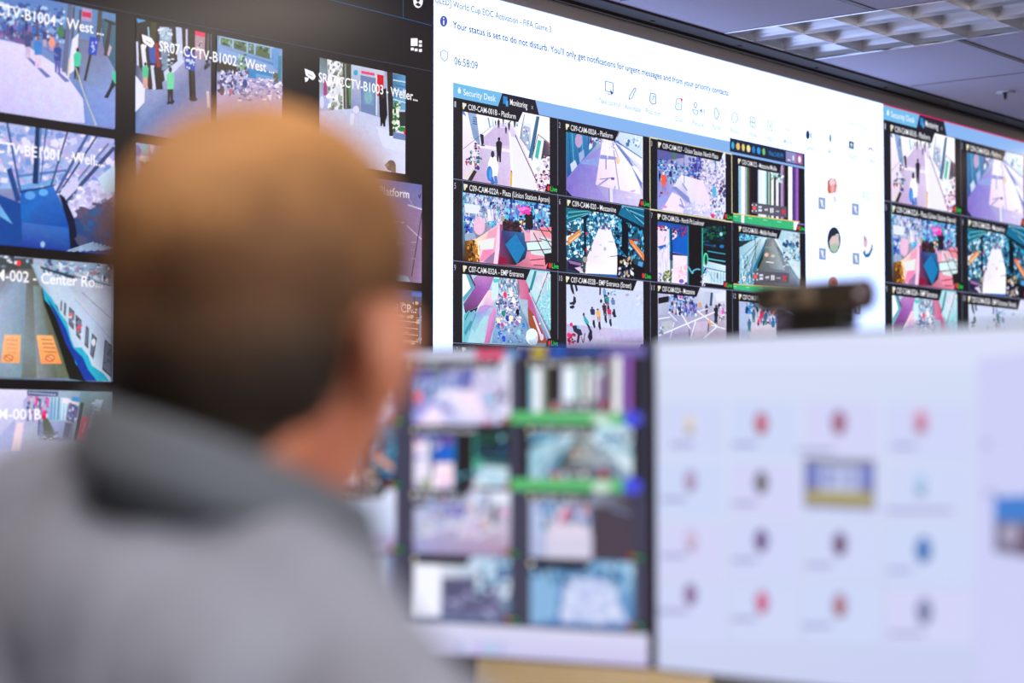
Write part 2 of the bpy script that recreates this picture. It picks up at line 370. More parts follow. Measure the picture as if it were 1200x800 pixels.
def f3(p):
    p.fill([(110, 110, 180), (225, 235, 250), (235, 225, 250), (150, 160, 225)])
    p.poly([(70, 110), (330, 150), (330, 200), (75, 230)], (95, 95, 160)); p.poly([(210, 140), (255, 145), (250, 215), (215, 215)], (80, 120, 110)); p.line((165, 120), (170, 230), 10, (70, 90, 190))
    p.specks(75, 215, 470, 420, 240, 12, 17, [(50, 90, 180), (35, 45, 100), (90, 150, 220), (200, 215, 250), (60, 60, 110), (120, 190, 230)], slope=.12)
    p.specks(370, 200, 480, 380, 70, 15, 18, [(70, 90, 190), (110, 120, 205), (60, 60, 140)])
    p.specks(480, 200, 700, 560, 330, 11, 14, [(235, 230, 250), (200, 190, 230), (120, 130, 200), (240, 225, 245), (90, 100, 160), (170, 150, 200)])
    p.poly([(75, 560), (200, 470), (240, 500), (130, 640), (75, 660)], (150, 160, 230)); p.poly([(210, 470), (290, 360), (470, 410), (400, 640), (330, 570)], [(225, 220, 250), (240, 235, 252), (235, 215, 245), (225, 220, 250), (180, 180, 230)])
    p.poly([(200, 470), (240, 470), (360, 570), (380, 640), (300, 580)], (130, 140, 205)); p.poly([(205, 520), (290, 570), (330, 640), (300, 735), (110, 690)], (240, 225, 250))
    p.poly([(410, 450), (490, 400), (560, 600), (560, 700), (420, 690)], [(240, 215, 245), (245, 225, 250), (245, 225, 245), (235, 210, 245), (230, 220, 250)])
    p.line((315, 180), (318, 440), 6, (100, 120, 200)); p.line((300, 440), (345, 510), 12, (130, 140, 205)); p.line((280, 580), (310, 660), 14, (150, 160, 220)); p.line((270, 640), (320, 670), 18, (140, 150, 220))
    p.specks(330, 620, 560, 750, 70, 12, 9, [(190, 200, 240), (225, 225, 252), (240, 240, 255), (160, 190, 230)]); p.ell(598, 520, 20, 55, (80, 180, 220)); p.line((610, 210), (610, 300), 12, (80, 150, 200))
    p.specks(560, 560, 700, 770, 120, 11, 13, [(230, 225, 250), (60, 60, 130), (150, 150, 215), (240, 240, 255), (100, 60, 120), (120, 190, 230)]); p.specks(640, 430, 700, 560, 20, 12, 16, [(90, 40, 80), (70, 70, 130)])
    p.fig(122, 540, 210, (240, 90, 70), (150, 130, 190), (220, 225, 245), wd=1); p.poly([(105, 380), (142, 385), (140, 460), (108, 460)], (245, 95, 75)); p.fig(85, 420, 90, (30, 25, 50), (30, 25, 50))
    p.specks(80, 480, 160, 560, 12, 14, 14, [(90, 60, 120), (150, 130, 200), (200, 120, 160)]); p.poly([(565, 730), (590, 720), (600, 770), (570, 770)], (235, 40, 110)); p.ell(130, 660, 24, 12, (220, 140, 210))
def stripes(p, L, y0, y1, sl):
    for x0, x1, c in L: p.poly([(x0, y0+sl*x0), (x1, y0+sl*x1), (x1, y1+sl*x1), (x0, y1+sl*x0)], c)
def player(p, x, y, k, dx, sl=.16):
    p.poly([(x-20*k, y-50*k), (x+290*k, y-50*k+290*k*sl), (x+290*k, y+45*k+290*k*sl), (x-20*k, y+45*k)], (92, 88, 104))
    for i, c in enumerate([(240, 90, 90), (215, 225, 240), (225, 230, 240), (235, 238, 245), (205, 210, 220), (230, 40, 80)]):
        X = x+i*dx; Y = y+i*dx*sl
        if i == 0:
            for ax in (-1, 1):
                for ay in (-1, 1): p.rect_(X+ax*16*k-5*k, Y+ay*26*k-6*k, X+ax*16*k+5*k, Y+ay*26*k+6*k, (235, 235, 245))
            p.ell(X, Y, 15*k, 20*k, c)
        elif i == 1: p.rect_(X-15*k, Y-24*k, X+15*k, Y-8*k, c); p.rect_(X-15*k, Y+2*k, X+15*k, Y+24*k, c)
        elif i == 2: p.poly([(X+16*k, Y-14*k), (X, Y), (X+16*k, Y+14*k)], c); p.poly([(X, Y-14*k), (X-16*k, Y), (X, Y+14*k)], c)
        elif i == 3: p.rect_(X-14*k, Y-22*k, X-3*k, Y+22*k, c); p.rect_(X+3*k, Y-22*k, X+14*k, Y+22*k, c)
        elif i == 4: p.rect_(X-16*k, Y-4*k, X-3*k, Y+4*k, c); p.poly([(X+2*k, Y-10*k), (X+16*k, Y), (X+2*k, Y+10*k)], c)
        else: p.poly([(X-14*k, Y-16*k), (X+12*k, Y-26*k), (X+14*k, Y+22*k), (X-8*k, Y+16*k)], c)
def greenbar(p, y0, y1, sl, wx=(185, 25), tail=(640, 740), orange=True):
    a, b = 85, tail[1]
    p.poly([(a, y0+sl*a), (b, y0+sl*b), (b, y1+sl*b), (a, y1+sl*a)], (60, 185, 125))
    p.poly([(tail[0], y0+sl*tail[0]), (tail[0]+40, y0+sl*(tail[0]+40)), (tail[0]+40, y1+sl*(tail[0]+40)), (tail[0], y1+sl*tail[0])], (250, 250, 255))
    p.poly([(tail[0]+42, y0+sl*(tail[0]+42)), (b, y0+sl*b), (b, y1+sl*b), (tail[0]+42, y1+sl*(tail[0]+42))], (150, 120, 210))
    if orange: p.line((a, y0+sl*a-3), (tail[1], y0+sl*tail[1]-3), 9, (240, 190, 110))
    p.poly([(wx[0]-wx[1]/2, y0+sl*wx[0]), (wx[0]+wx[1]/2, y0+sl*wx[0]), (wx[0]+wx[1]/2, y1+sl*wx[0]), (wx[0]-wx[1]/2, y1+sl*wx[0])], (250, 250, 255))
    for X in (120, 250, 385, 510): p.line((X-18, y0+sl*X+17), (X+18, y0+sl*X+23), 7, (160, 235, 195))
def f4(p):
    p.fill((38, 34, 42))
    stripes(p, [(140, 172, (150, 200, 225)), (172, 204, (250, 250, 255)), (204, 222, (165, 180, 195)), (222, 240, (100, 105, 85)), (240, 252, (60, 60, 52)), (252, 318, (30, 26, 32)),
                (318, 325, (110, 110, 160)), (325, 352, (225, 235, 250)), (352, 390, (235, 245, 255)), (390, 400, (160, 215, 225)), (400, 415, (60, 110, 110)), (415, 425, (200, 215, 215)), (425, 440, (70, 90, 60)), (440, 462, (240, 250, 250)), (462, 482, (40, 36, 40)), (482, 505, (235, 235, 250)),
                (505, 525, (60, 60, 90)), (525, 545, (180, 150, 195)), (545, 556, (120, 95, 130)), (556, 592, (30, 26, 34)), (592, 628, (250, 248, 255)), (628, 640, (60, 50, 90)), (640, 660, (90, 60, 150)), (660, 682, (160, 100, 190)), (682, 690, (60, 40, 70))], 130, 700, .13)
    p.poly([(430, 270), (490, 280), (530, 350), (545, 380), (500, 370), (470, 320), (440, 310)], (205, 225, 230)); p.specks(440, 270, 550, 350, 30, 11, 12, [(60, 60, 60), (240, 250, 250), (50, 190, 170), (160, 170, 200), (170, 90, 110)])
    player(p, 288, 600, 1.0, 52, .14); greenbar(p, 640, 715, .125)
def f5(p):
    p.fill([(110, 190, 230), (40, 130, 190), (230, 130, 160), (60, 40, 20)])
    p.specks(85, 40, 830, 330, 620, 15, 24, [(60, 130, 210), (30, 60, 150), (140, 210, 240), (200, 225, 250), (20, 40, 100), (70, 180, 220), (100, 90, 190), (90, 200, 230)], slope=.12)
    p.specks(80, 60, 420, 330, 260, 13, 20, [(215, 210, 235), (160, 170, 200), (235, 225, 245), (110, 130, 180), (190, 200, 225)])
    p.poly([(85, 170), (230, 190), (200, 260), (90, 250)], (225, 232, 245)); p.ell(210, 360, 50, 80, (235, 190, 220)); p.line((215, 180), (290, 380), 9, (160, 160, 160)); p.line((290, 220), (300, 320), 26, (245, 235, 252)); p.line((320, 220), (325, 320), 20, (225, 215, 245))
    p.specks(85, 290, 150, 430, 45, 13, 16, [(30, 70, 190), (60, 110, 220), (20, 30, 90), (210, 220, 250)])
    p.poly([(85, 430), (170, 420), (190, 500), (90, 520)], (150, 170, 205)); p.poly([(190, 470), (340, 370), (420, 300), (420, 380), (310, 690), (200, 670), (150, 480)], [(245, 220, 200), (240, 190, 215), (235, 200, 220), (235, 170, 200), (225, 150, 190), (245, 210, 220), (250, 225, 180)])
    p.poly([(290, 410), (360, 370), (350, 460), (270, 470)], (235, 165, 195)); p.poly([(205, 490), (340, 465), (330, 560), (200, 560)], (230, 235, 235)); p.poly([(240, 570), (330, 560), (300, 640), (210, 670)], (240, 140, 190)); p.poly([(240, 670), (330, 590), (380, 560), (350, 690)], (160, 120, 165))
    p.poly([(85, 490), (170, 480), (210, 600), (190, 670), (85, 660)], [(100, 70, 40), (150, 95, 30), (210, 140, 50), (160, 90, 20), (60, 40, 25)]); p.specks(100, 490, 210, 660, 60, 12, 20, [(225, 150, 40), (90, 55, 20), (180, 110, 40), (250, 200, 120), (60, 40, 30)]); p.line((200, 490), (205, 610), 12, (255, 235, 200))
    p.poly([(370, 360), (405, 350), (365, 690), (330, 685)], (245, 210, 235)); p.line((395, 350), (405, 700), 22, (150, 80, 140), 50)
    p.poly([(405, 320), (560, 340), (570, 430), (450, 470), (410, 400)], (45, 30, 40)); p.poly([(400, 400), (590, 420), (620, 560), (600, 640), (520, 695), (370, 690)], [(60, 60, 120), (40, 110, 170), (30, 80, 130), (30, 40, 50), (30, 20, 30), (150, 60, 100)])
    p.poly([(430, 520), (520, 430), (600, 560), (530, 690)], (25, 125, 185)); p.specks(430, 320, 620, 400, 60, 12, 15, [(30, 25, 35), (90, 50, 60), (60, 40, 50)]); p.poly([(380, 620), (450, 640), (440, 690), (370, 690)], (140, 20, 60))
    p.specks(555, 310, 640, 370, 20, 12, 12, [(245, 200, 90), (250, 230, 180), (60, 40, 50)]); p.poly([(600, 250), (660, 240), (670, 380), (640, 400), (600, 380)], (35, 30, 40)); p.line((570, 370), (640, 490), 10, (235, 180, 200), 18)
    p.poly([(590, 410), (680, 440), (720, 490), (600, 500)], (240, 170, 190)); p.poly([(640, 400), (825, 370), (825, 440), (820, 640), (650, 600)], [(235, 200, 220), (240, 130, 150), (220, 190, 210), (200, 225, 235), (215, 235, 240)])
    p.poly([(610, 500), (740, 500), (760, 560), (620, 570)], (215, 240, 245)); p.poly([(620, 600), (770, 620), (770, 700), (650, 690)], (240, 140, 165)); p.poly([(720, 370), (820, 380), (820, 470), (760, 440)], (240, 140, 160)); p.poly([(730, 450), (820, 480), (820, 640), (770, 600)], (205, 230, 235))
    for a, b in (((600, 500), (740, 490)), ((610, 575), (820, 560)), ((640, 655), (780, 640)), ((670, 420), (770, 620)), ((690, 330), (830, 560)), ((640, 390), (825, 410)), ((720, 470), (825, 500)), ((750, 330), (825, 430)), ((670, 695), (760, 700))): p.line(a, b, 8, (80, 60, 80))
    p.specks(540, 190, 640, 260, 26, 17, 17, [(235, 60, 170), (250, 130, 210), (70, 120, 220)]); p.ell(615, 240, 22, 20, (255, 60, 180)); p.line((470, 210), (490, 300), 14, (70, 120, 210)); p.ell(407, 300, 16, 26, (170, 150, 150)); p.poly([(760, 600), (825, 590), (825, 640), (770, 700)], (35, 28, 34))
def f6(p):
    p.fill([(25, 120, 150), (30, 110, 140), (30, 30, 45), (40, 60, 80)])
    p.specks(60, 130, 330, 560, 330, 14, 20, [(25, 110, 160), (60, 170, 215), (15, 50, 80), (160, 225, 245), (20, 70, 110), (230, 245, 255)]); p.specks(450, 170, 740, 560, 330, 14, 20, [(25, 100, 150), (15, 30, 50), (60, 170, 215), (20, 70, 110), (140, 210, 240), (12, 20, 35)])
    p.specks(260, 130, 500, 300, 170, 10, 16, [(80, 180, 225), (190, 230, 250), (30, 100, 160), (240, 250, 255), (30, 60, 120)])
    p.poly([(60, 100), (320, 125), (60, 240)], (30, 120, 140)); p.poly([(480, 70), (740, 120), (740, 290), (480, 150)], (20, 110, 150))
    for k in range(6): p.line((60, 120+k*24), (310-k*14, 122+k*7), 6, [(15, 60, 80), (110, 200, 220)][k % 2]); p.line((500+k*20, 80+k*8), (740, 120+k*32), 7, [(120, 200, 230), (12, 60, 90)][k % 2])
    p.poly([(480, 150), (740, 280), (740, 310), (480, 175)], (14, 30, 50)); p.poly([(160, 190), (250, 170), (225, 200), (225, 540), (205, 540), (200, 210)], (10, 30, 50)); p.poly([(540, 200), (600, 260), (600, 560), (540, 480)], (10, 20, 34))
    p.poly([(335, 290), (440, 290), (500, 480), (500, 640), (495, 715), (215, 690), (225, 560)], [(235, 235, 255), (240, 240, 255), (250, 250, 255), (250, 248, 255), (245, 245, 255), (250, 250, 255), (235, 225, 250)])
    p.poly([(235, 688), (500, 700), (500, 722), (230, 700)], (40, 110, 200)); p.ell(390, 470, 12, 18, (180, 190, 210)); p.line((420, 405), (470, 408), 6, (150, 160, 180)); p.line((435, 540), (510, 530), 8, (130, 130, 160)); p.ell(350, 435, 14, 6, (205, 205, 225)); p.ell(310, 540, 20, 8, (222, 220, 240))
    p.poly([(60, 370), (175, 295), (178, 345), (60, 440)], (225, 145, 80)); p.line((75, 405), (165, 335), 12, (245, 210, 180)); p.poly([(60, 310), (120, 320), (60, 350)], (60, 20, 40)); p.poly([(605, 385), (640, 395), (740, 520), (740, 580), (615, 420)], (230, 130, 70)); p.line((640, 430), (720, 540), 10, (250, 190, 150)); p.poly([(620, 380), (700, 390), (700, 405), (640, 400)], (150, 30, 50))
    p.poly([(690, 580), (735, 590), (710, 680), (680, 660)], (80, 160, 220)); p.poly([(60, 560), (180, 590), (200, 690), (60, 650)], (40, 25, 60)); p.poly([(60, 570), (190, 600), (185, 625), (80, 600)], (150, 110, 170)); p.poly([(120, 640), (185, 625), (175, 680)], (220, 200, 235))
    p.ell(213, 565, 22, 26, (160, 155, 150)); p.specks(180, 590, 225, 700, 14, 12, 20, [(20, 20, 30), (60, 60, 70), (210, 210, 220)]); p.ell(228, 335, 12, 15, (200, 60, 110)); p.line((225, 460), (225, 500), 10, (200, 50, 80)); p.line((265, 445), (265, 490), 9, (30, 60, 90))
    p.poly([(500, 520), (640, 560), (660, 720), (500, 715)], (18, 18, 28)); p.specks(510, 540, 650, 740, 60, 12, 20, [(15, 15, 25), (50, 50, 80), (230, 225, 240), (200, 180, 140), (30, 60, 110)]); p.poly([(640, 600), (740, 640), (740, 760), (650, 740)], (20, 20, 30)); p.poly([(615, 650), (650, 690), (620, 700)], (240, 240, 255))
    p.specks(340, 250, 440, 300, 26, 7, 14, [(60, 70, 130), (210, 220, 240), (150, 100, 150)])
def f7(p):
    p.fill((30, 26, 34))
    p.poly([(75, 110), (365, 155), (365, 440), (75, 380)], [(40, 90, 180), (30, 70, 160), (20, 90, 190), (150, 160, 210)])
    p.poly([(75, 165), (270, 210), (270, 250), (215, 290), (215, 430), (355, 440), (355, 715), (75, 680)], [(235, 215, 240), (240, 225, 245), (235, 225, 245), (230, 225, 250), (250, 235, 250), (250, 220, 235), (245, 225, 245), (235, 230, 250)])
    p.specks(75, 160, 160, 200, 26, 12, 12, [(220, 40, 80), (240, 240, 255), (60, 30, 80)]); p.specks(220, 175, 345, 265, 45, 12, 16, [(20, 20, 60), (170, 50, 100), (40, 80, 180), (70, 40, 90)]); p.poly([(215, 290), (350, 240), (350, 430), (215, 400)], (20, 95, 200))
    p.line((197, 180), (205, 480), 30, (15, 60, 110)); p.line((185, 180), (190, 400), 8, (60, 190, 220)); p.line((205, 480), (205, 560), 26, (70, 120, 120)); p.line((198, 560), (200, 700), 12, (20, 110, 130))
    p.poly([(75, 350), (155, 330), (155, 355), (95, 380)], (30, 100, 200)); p.path([(75, 390), (160, 365), (190, 300)], 8, (140, 200, 230)); p.path([(140, 300), (145, 260), (155, 260)], 5, (60, 60, 90))
    for x in (85, 105, 125, 150, 170): p.line((x, 390), (x+3, 660), 5, (195, 205, 235))
    p.specks(75, 380, 190, 680, 50, 5, 40, [(240, 240, 255), (205, 200, 230), (250, 235, 250)]); p.specks(125, 580, 205, 670, 40, 14, 16, [(40, 90, 50), (110, 140, 70), (30, 60, 60), (200, 190, 150)]); p.specks(80, 600, 120, 680, 12, 11, 11, [(70, 40, 110), (200, 200, 240)])
    p.specks(240, 500, 350, 680, 16, 20, 24, [(245, 190, 210), (250, 235, 245), (235, 200, 235)]); p.ell(297, 675, 24, 20, (120, 100, 200)); p.ell(340, 700, 14, 16, (60, 40, 140))
    p.line((358, 150), (360, 715), 12, (20, 130, 160)); p.poly([(372, 160), (488, 175), (488, 735), (368, 720)], (26, 22, 28)); p.path([(362, 540), (400, 605), (410, 575), (450, 560), (475, 570)], 12, (100, 190, 220)); p.line((494, 170), (492, 730), 8, (60, 200, 190))
    p.poly([(500, 180), (710, 215), (710, 420), (500, 360)], (26, 30, 38)); p.specks(505, 170, 700, 320, 80, 17, 15, [(15, 70, 60), (10, 40, 40), (30, 110, 80), (14, 24, 30), (20, 60, 90)]); p.ell(668, 235, 14, 18, (160, 220, 240)); p.ell(605, 345, 14, 14, (40, 90, 130)); p.ell(675, 350, 20, 16, (30, 120, 190)); p.line((505, 330), (590, 345), 10, (25, 90, 140))
    for k, y in enumerate((400, 440, 470, 498)): p.line((540, y-6), (708, y+22), 9, [(60, 160, 190), (20, 40, 60), (90, 210, 220), (18, 30, 44)][k])
    p.poly([(500, 480), (710, 530), (710, 715), (500, 690)], [(190, 215, 235), (215, 240, 250), (190, 220, 240), (225, 240, 250)]); p.line((500, 545), (710, 590), 9, (30, 120, 150)); p.line((500, 560), (710, 605), 4, (240, 250, 255)); p.path([(495, 700), (540, 570), (600, 680)], 7, (100, 190, 210))
    for x in (575, 605, 635, 665, 690): p.line((x, 590), (x, 690), 4, (60, 150, 180))
    p.ell(524, 470, 24, 60, (90, 220, 180)); p.ell(526, 475, 13, 50, (20, 60, 50)); p.specks(490, 560, 525, 600, 10, 12, 12, [(30, 50, 110), (100, 180, 220)]); p.line((633, 600), (633, 650), 10, (30, 60, 110)); p.specks(480, 620, 515, 735, 14, 12, 18, [(235, 230, 245), (170, 160, 190), (60, 50, 80)]); p.poly([(520, 690), (710, 715), (710, 770), (510, 750)], (28, 24, 34))
def f8(p):
    p.fill([(90, 190, 220), (200, 225, 240), (130, 170, 210), (110, 190, 220)])
    p.specks(160, 150, 340, 240, 70, 14, 14, [(30, 120, 190), (15, 40, 80), (170, 230, 250), (20, 90, 150), (120, 200, 230)]); p.poly([(160, 230), (300, 220), (165, 300)], (40, 50, 60))
    p.poly([(160, 300), (370, 190), (440, 200), (340, 530), (290, 660), (160, 640)], [(150, 195, 215), (190, 220, 235), (220, 240, 250), (60, 110, 140), (90, 160, 190), (140, 200, 220)])
    for k in range(7): p.line((400-k*8, 200+k*6), (160+k*16, 420+k*36), 5, [(50, 110, 140), (225, 240, 250), (30, 90, 130)][k % 3])
    p.specks(165, 380, 300, 650, 90, 5, 34, [(240, 250, 255), (40, 120, 170), (20, 80, 120), (150, 215, 240)]); p.line((325, 200), (330, 420), 6, (20, 90, 110)); p.poly([(430, 215), (450, 220), (400, 420), (380, 510), (340, 500), (360, 420)], (28, 40, 30)); p.poly([(430, 220), (440, 260), (320, 530), (300, 520)], (25, 110, 150))
    p.poly([(440, 205), (510, 205), (740, 620), (740, 690), (300, 690), (345, 530), (400, 410)], [(110, 120, 120), (130, 140, 145), (140, 160, 180), (120, 140, 170), (75, 80, 90), (90, 95, 90), (100, 105, 95)]); p.poly([(470, 230), (500, 220), (620, 520), (470, 500), (440, 400)], [(120, 125, 130), (150, 160, 165), (165, 180, 195), (120, 125, 130), (120, 120, 110)])
    p.poly([(510, 200), (560, 205), (770, 420), (770, 600), (755, 620)], [(215, 230, 240), (200, 220, 235), (180, 215, 230), (220, 235, 245), (170, 205, 225)]); p.line((545, 290), (755, 620), 7, (20, 60, 70)); p.line((520, 210), (740, 560), 5, (240, 245, 250))
    p.specks(610, 160, 770, 290, 50, 15, 14, [(235, 235, 230), (180, 215, 230), (215, 195, 170), (110, 170, 200)]); p.specks(600, 220, 770, 400, 80, 13, 20, [(20, 70, 130), (60, 150, 200), (190, 225, 245), (15, 40, 80)], slope=.2); p.specks(600, 300, 760, 480, 70, 13, 11, [(240, 240, 235), (150, 205, 225), (225, 215, 195), (190, 225, 240)])
    p.ell(435, 367, 20, 20, (225, 195, 175)); p.ell(498, 378, 20, 14, (210, 200, 190)); p.line((430, 435), (505, 445), 10, (225, 235, 240)); p.line((420, 290), (500, 300), 9, (150, 160, 160))
    player(p, 325, 583, 1.15, 57, .06); p.ell(213, 600, 18, 22, (240, 240, 245)); p.ell(213, 600, 9, 9, (240, 130, 110)); greenbar(p, 648, 725, .08, wx=(-300, 1), tail=(700, 800))
def f9(p):
    p.fill([(190, 220, 235), (150, 220, 235), (110, 130, 180), (170, 225, 235)])
    p.poly([(90, 75), (120, 80), (165, 220), (90, 300)], (250, 250, 255)); p.poly([(115, 80), (165, 85), (205, 205), (95, 360), (90, 310), (165, 215)], (90, 165, 195))
    p.poly([(190, 130), (240, 90), (385, 110), (340, 230), (225, 400), (110, 445), (95, 370), (200, 215)], [(180, 120, 190), (190, 140, 200), (185, 120, 185), (170, 100, 190), (120, 70, 130), (90, 50, 90), (110, 80, 140), (150, 90, 170)]); p.line((150, 85), (205, 200), 14, (90, 40, 90))
    p.poly([(230, 395), (330, 240), (395, 250), (400, 330), (340, 430), (260, 480)], [(250, 240, 250), (255, 215, 225), (250, 205, 225), (240, 190, 225), (200, 160, 225), (180, 160, 225)]); p.poly([(225, 440), (250, 390), (310, 375), (370, 390), (330, 470), (220, 480)], (185, 150, 220))
    p.poly([(110, 445), (230, 400), (200, 480), (120, 470)], (50, 30, 60)); p.poly([(100, 470), (150, 430), (165, 450), (200, 425), (215, 450), (290, 450), (350, 400), (400, 420), (300, 735), (90, 735)], [(90, 180, 200), (130, 205, 215), (110, 190, 205), (130, 200, 215), (120, 160, 215), (150, 170, 225), (170, 200, 225), (190, 200, 235), (180, 220, 235), (100, 190, 210)])
    p.poly([(175, 600), (205, 640), (250, 540), (290, 480), (330, 480), (270, 735), (130, 735)], (170, 215, 230)); p.poly([(100, 640), (165, 520), (180, 540), (120, 660)], (60, 150, 175)); p.line((150, 440), (110, 520), 8, (40, 120, 140)); p.line((210, 460), (150, 620), 10, (80, 150, 190))
    p.poly([(340, 480), (380, 400), (405, 410), (400, 520), (340, 735), (290, 735)], [(200, 140, 200), (225, 150, 210), (230, 170, 220), (170, 130, 190), (180, 110, 170), (220, 120, 180)]); p.poly([(385, 110), (440, 115), (420, 300), (365, 350), (360, 190)], (205, 235, 245)); p.poly([(372, 130), (440, 135), (430, 165), (380, 170)], (90, 200, 210))
    p.poly([(440, 110), (600, 130), (640, 420), (700, 560), (730, 735), (360, 735), (400, 480)], [(150, 190, 220), (150, 160, 180), (120, 150, 190), (90, 110, 150), (120, 160, 190), (110, 150, 205), (160, 190, 225)])
    p.specks(430, 120, 590, 300, 120, 9, 26, [(170, 205, 230), (120, 120, 130), (225, 220, 240), (90, 130, 180), (240, 240, 250)]); p.specks(400, 280, 620, 560, 330, 13, 16, [(225, 225, 250), (170, 180, 215), (90, 110, 160), (240, 235, 250), (130, 150, 200), (60, 60, 110), (200, 170, 210)])
    for x, y, c in ((558, 328, (250, 250, 255)), (535, 270, (245, 245, 255)), (478, 280, (230, 60, 90)), (462, 455, (20, 140, 110)), (500, 500, (40, 70, 170)), (595, 440, (30, 15, 40)), (415, 520, (245, 235, 190)), (452, 570, (230, 60, 130)), (530, 500, (245, 240, 200)), (590, 550, (150, 110, 170)), (650, 570, (40, 130, 220)), (520, 620, (230, 225, 245)), (610, 630, (150, 210, 235)), (430, 640, (30, 110, 215)), (465, 690, (40, 80, 220)), (420, 570, (30, 90, 200))):
        p.ell(x, y, 17, 25, c, 9); p.ell(x+4, y+16, 15, 19, c, 7)
    p.specks(400, 560, 680, 735, 90, 15, 12, [(120, 150, 200), (170, 200, 225), (140, 170, 215), (90, 120, 170)]); p.poly([(590, 130), (690, 130), (715, 270), (790, 520), (880, 735), (790, 735), (700, 560), (690, 330), (600, 320)], [(210, 120, 160), (205, 110, 150), (200, 90, 130), (190, 100, 170), (140, 60, 40), (170, 80, 50), (190, 90, 120), (200, 90, 150), (215, 130, 170)])
    p.poly([(690, 400), (760, 480), (870, 735), (780, 735), (700, 560)], (160, 80, 50)); p.poly([(590, 150), (620, 330), (680, 335), (690, 500), (640, 440), (600, 330)], (170, 190, 215)); p.poly([(605, 140), (615, 250), (605, 330), (590, 200)], (110, 130, 150)); p.poly([(700, 200), (715, 250), (700, 260)], (40, 20, 60))
    p.poly([(690, 60), (905, 90), (905, 620), (715, 250), (670, 140)], [(180, 230, 235), (230, 220, 240), (150, 210, 220), (190, 230, 240), (150, 210, 225)]); p.line((765, 60), (715, 240), 24, (40, 140, 150)); p.line((880, 75), (770, 370), 8, (60, 90, 110)); p.poly([(780, 380), (880, 110), (905, 120), (905, 600)], (150, 215, 230)); p.specks(770, 90, 900, 260, 40, 3, 40, [(215, 190, 225), (250, 240, 250)]); p.specks(800, 280, 900, 560, 80, 9, 9, [(100, 190, 205), (190, 230, 240), (230, 225, 240)])
    p.line((705, 265), (900, 690), 13, (205, 200, 220)); p.line((725, 300), (905, 660), 5, (90, 90, 110)); p.line((742, 480), (820, 690), 16, (225, 215, 240), 22); p.ell(820, 680, 18, 32, (215, 205, 235)); p.ell(727, 675, 57, 78, [(230, 245, 250)]*14); p.ell(740, 700, 44, 56, (190, 215, 240)); p.ell(722, 655, 48, 52, (228, 245, 248))
def f10(p):
    p.fill([(200, 205, 235), (215, 220, 245), (205, 195, 230), (185, 175, 215)])
    p.poly([(75, 115), (910, 200), (910, 640), (75, 560)], [(205, 212, 240), (205, 215, 242), (200, 215, 245), (212, 222, 250)]); p.poly([(560, 650), (915, 600), (915, 770), (560, 760)], [(195, 195, 235), (205, 205, 240), (180, 165, 215), (190, 170, 215)])
    K = (38, 40, 60)
    for pts in ([(110, 120), (140, 125), (160, 220), (145, 235), (120, 180)], [(160, 125), (185, 130), (200, 190), (180, 205)], [(150, 255), (175, 265), (180, 320), (160, 350), (110, 345), (105, 325), (145, 315)], [(110, 365), (150, 350), (165, 375), (140, 395), (110, 385)]): p.poly(pts, K)
    p.line((160, 220), (160, 270), 5, (90, 100, 130)); p.line((445, 160), (443, 240), 17, K); p.ell(455, 308, 13, 22, K)
    for x, y, h, t, l in ((500, 280, 110, (110, 160, 215), (60, 60, 100)), (530, 360, 120, (40, 150, 150), (100, 90, 130)), (595, 400, 130, (100, 130, 190), (200, 210, 230)), (500, 470, 140, (80, 40, 60), (60, 50, 80)), (553, 510, 135, (205, 50, 90), (180, 170, 200)), (370, 520, 150, (50, 50, 90), (205, 210, 235)), (432, 540, 150, (240, 180, 120), (190, 150, 150))):
        p.fig(x, y, h, t, l, (90, 50, 60), wd=1.5, lean=-.1); p.poly([(x-8, y-2), (x+12, y-6), (x+22, y+h*.5), (x+8, y+h*.6), (x-10, y+h*.28)], K)
    p.specks(560, 190, 620, 240, 10, 12, 12, [(70, 90, 130), (130, 190, 215)]); p.ell(535, 225, 12, 18, (60, 70, 110)); p.specks(580, 420, 612, 475, 7, 12, 16, [K])
    p.poly([(255, 460), (275, 470), (320, 540), (315, 580), (290, 570), (265, 520)], (60, 170, 190)); p.ell(262, 455, 12, 20, (110, 50, 60)); p.poly([(290, 550), (320, 570), (355, 640), (360, 720), (330, 760), (305, 700), (325, 640)], K); p.path([(340, 580), (350, 600), (330, 615)], 7, (90, 170, 190))
    p.ell(124, 567, 17, 24, (230, 50, 120)); p.poly([(135, 580), (180, 575), (230, 620), (250, 680), (215, 690), (150, 640)], (45, 45, 70)); p.poly([(180, 570), (215, 590), (225, 620), (190, 610)], (120, 195, 225)); p.line((210, 670), (195, 770), 26, (60, 40, 60)); p.specks(75, 670, 165, 780, 30, 16, 20, [(120, 30, 60), (230, 60, 110), (60, 30, 50), (180, 50, 80)]); p.ell(95, 682, 20, 26, (235, 50, 120)); p.line((275, 660), (258, 770), 9, K); p.line((235, 700), (250, 760), 8, K)
    p.ell(742, 240, 20, 14, (165, 170, 195)); p.path([(840, 240), (900, 300), (900, 350)], 7, (160, 180, 200)); p.specks(850, 250, 905, 350, 12, 12, 12, [(190, 205, 225), (225, 230, 245)]); p.poly([(840, 110), (915, 160), (915, 190), (810, 180)], (215, 220, 245))
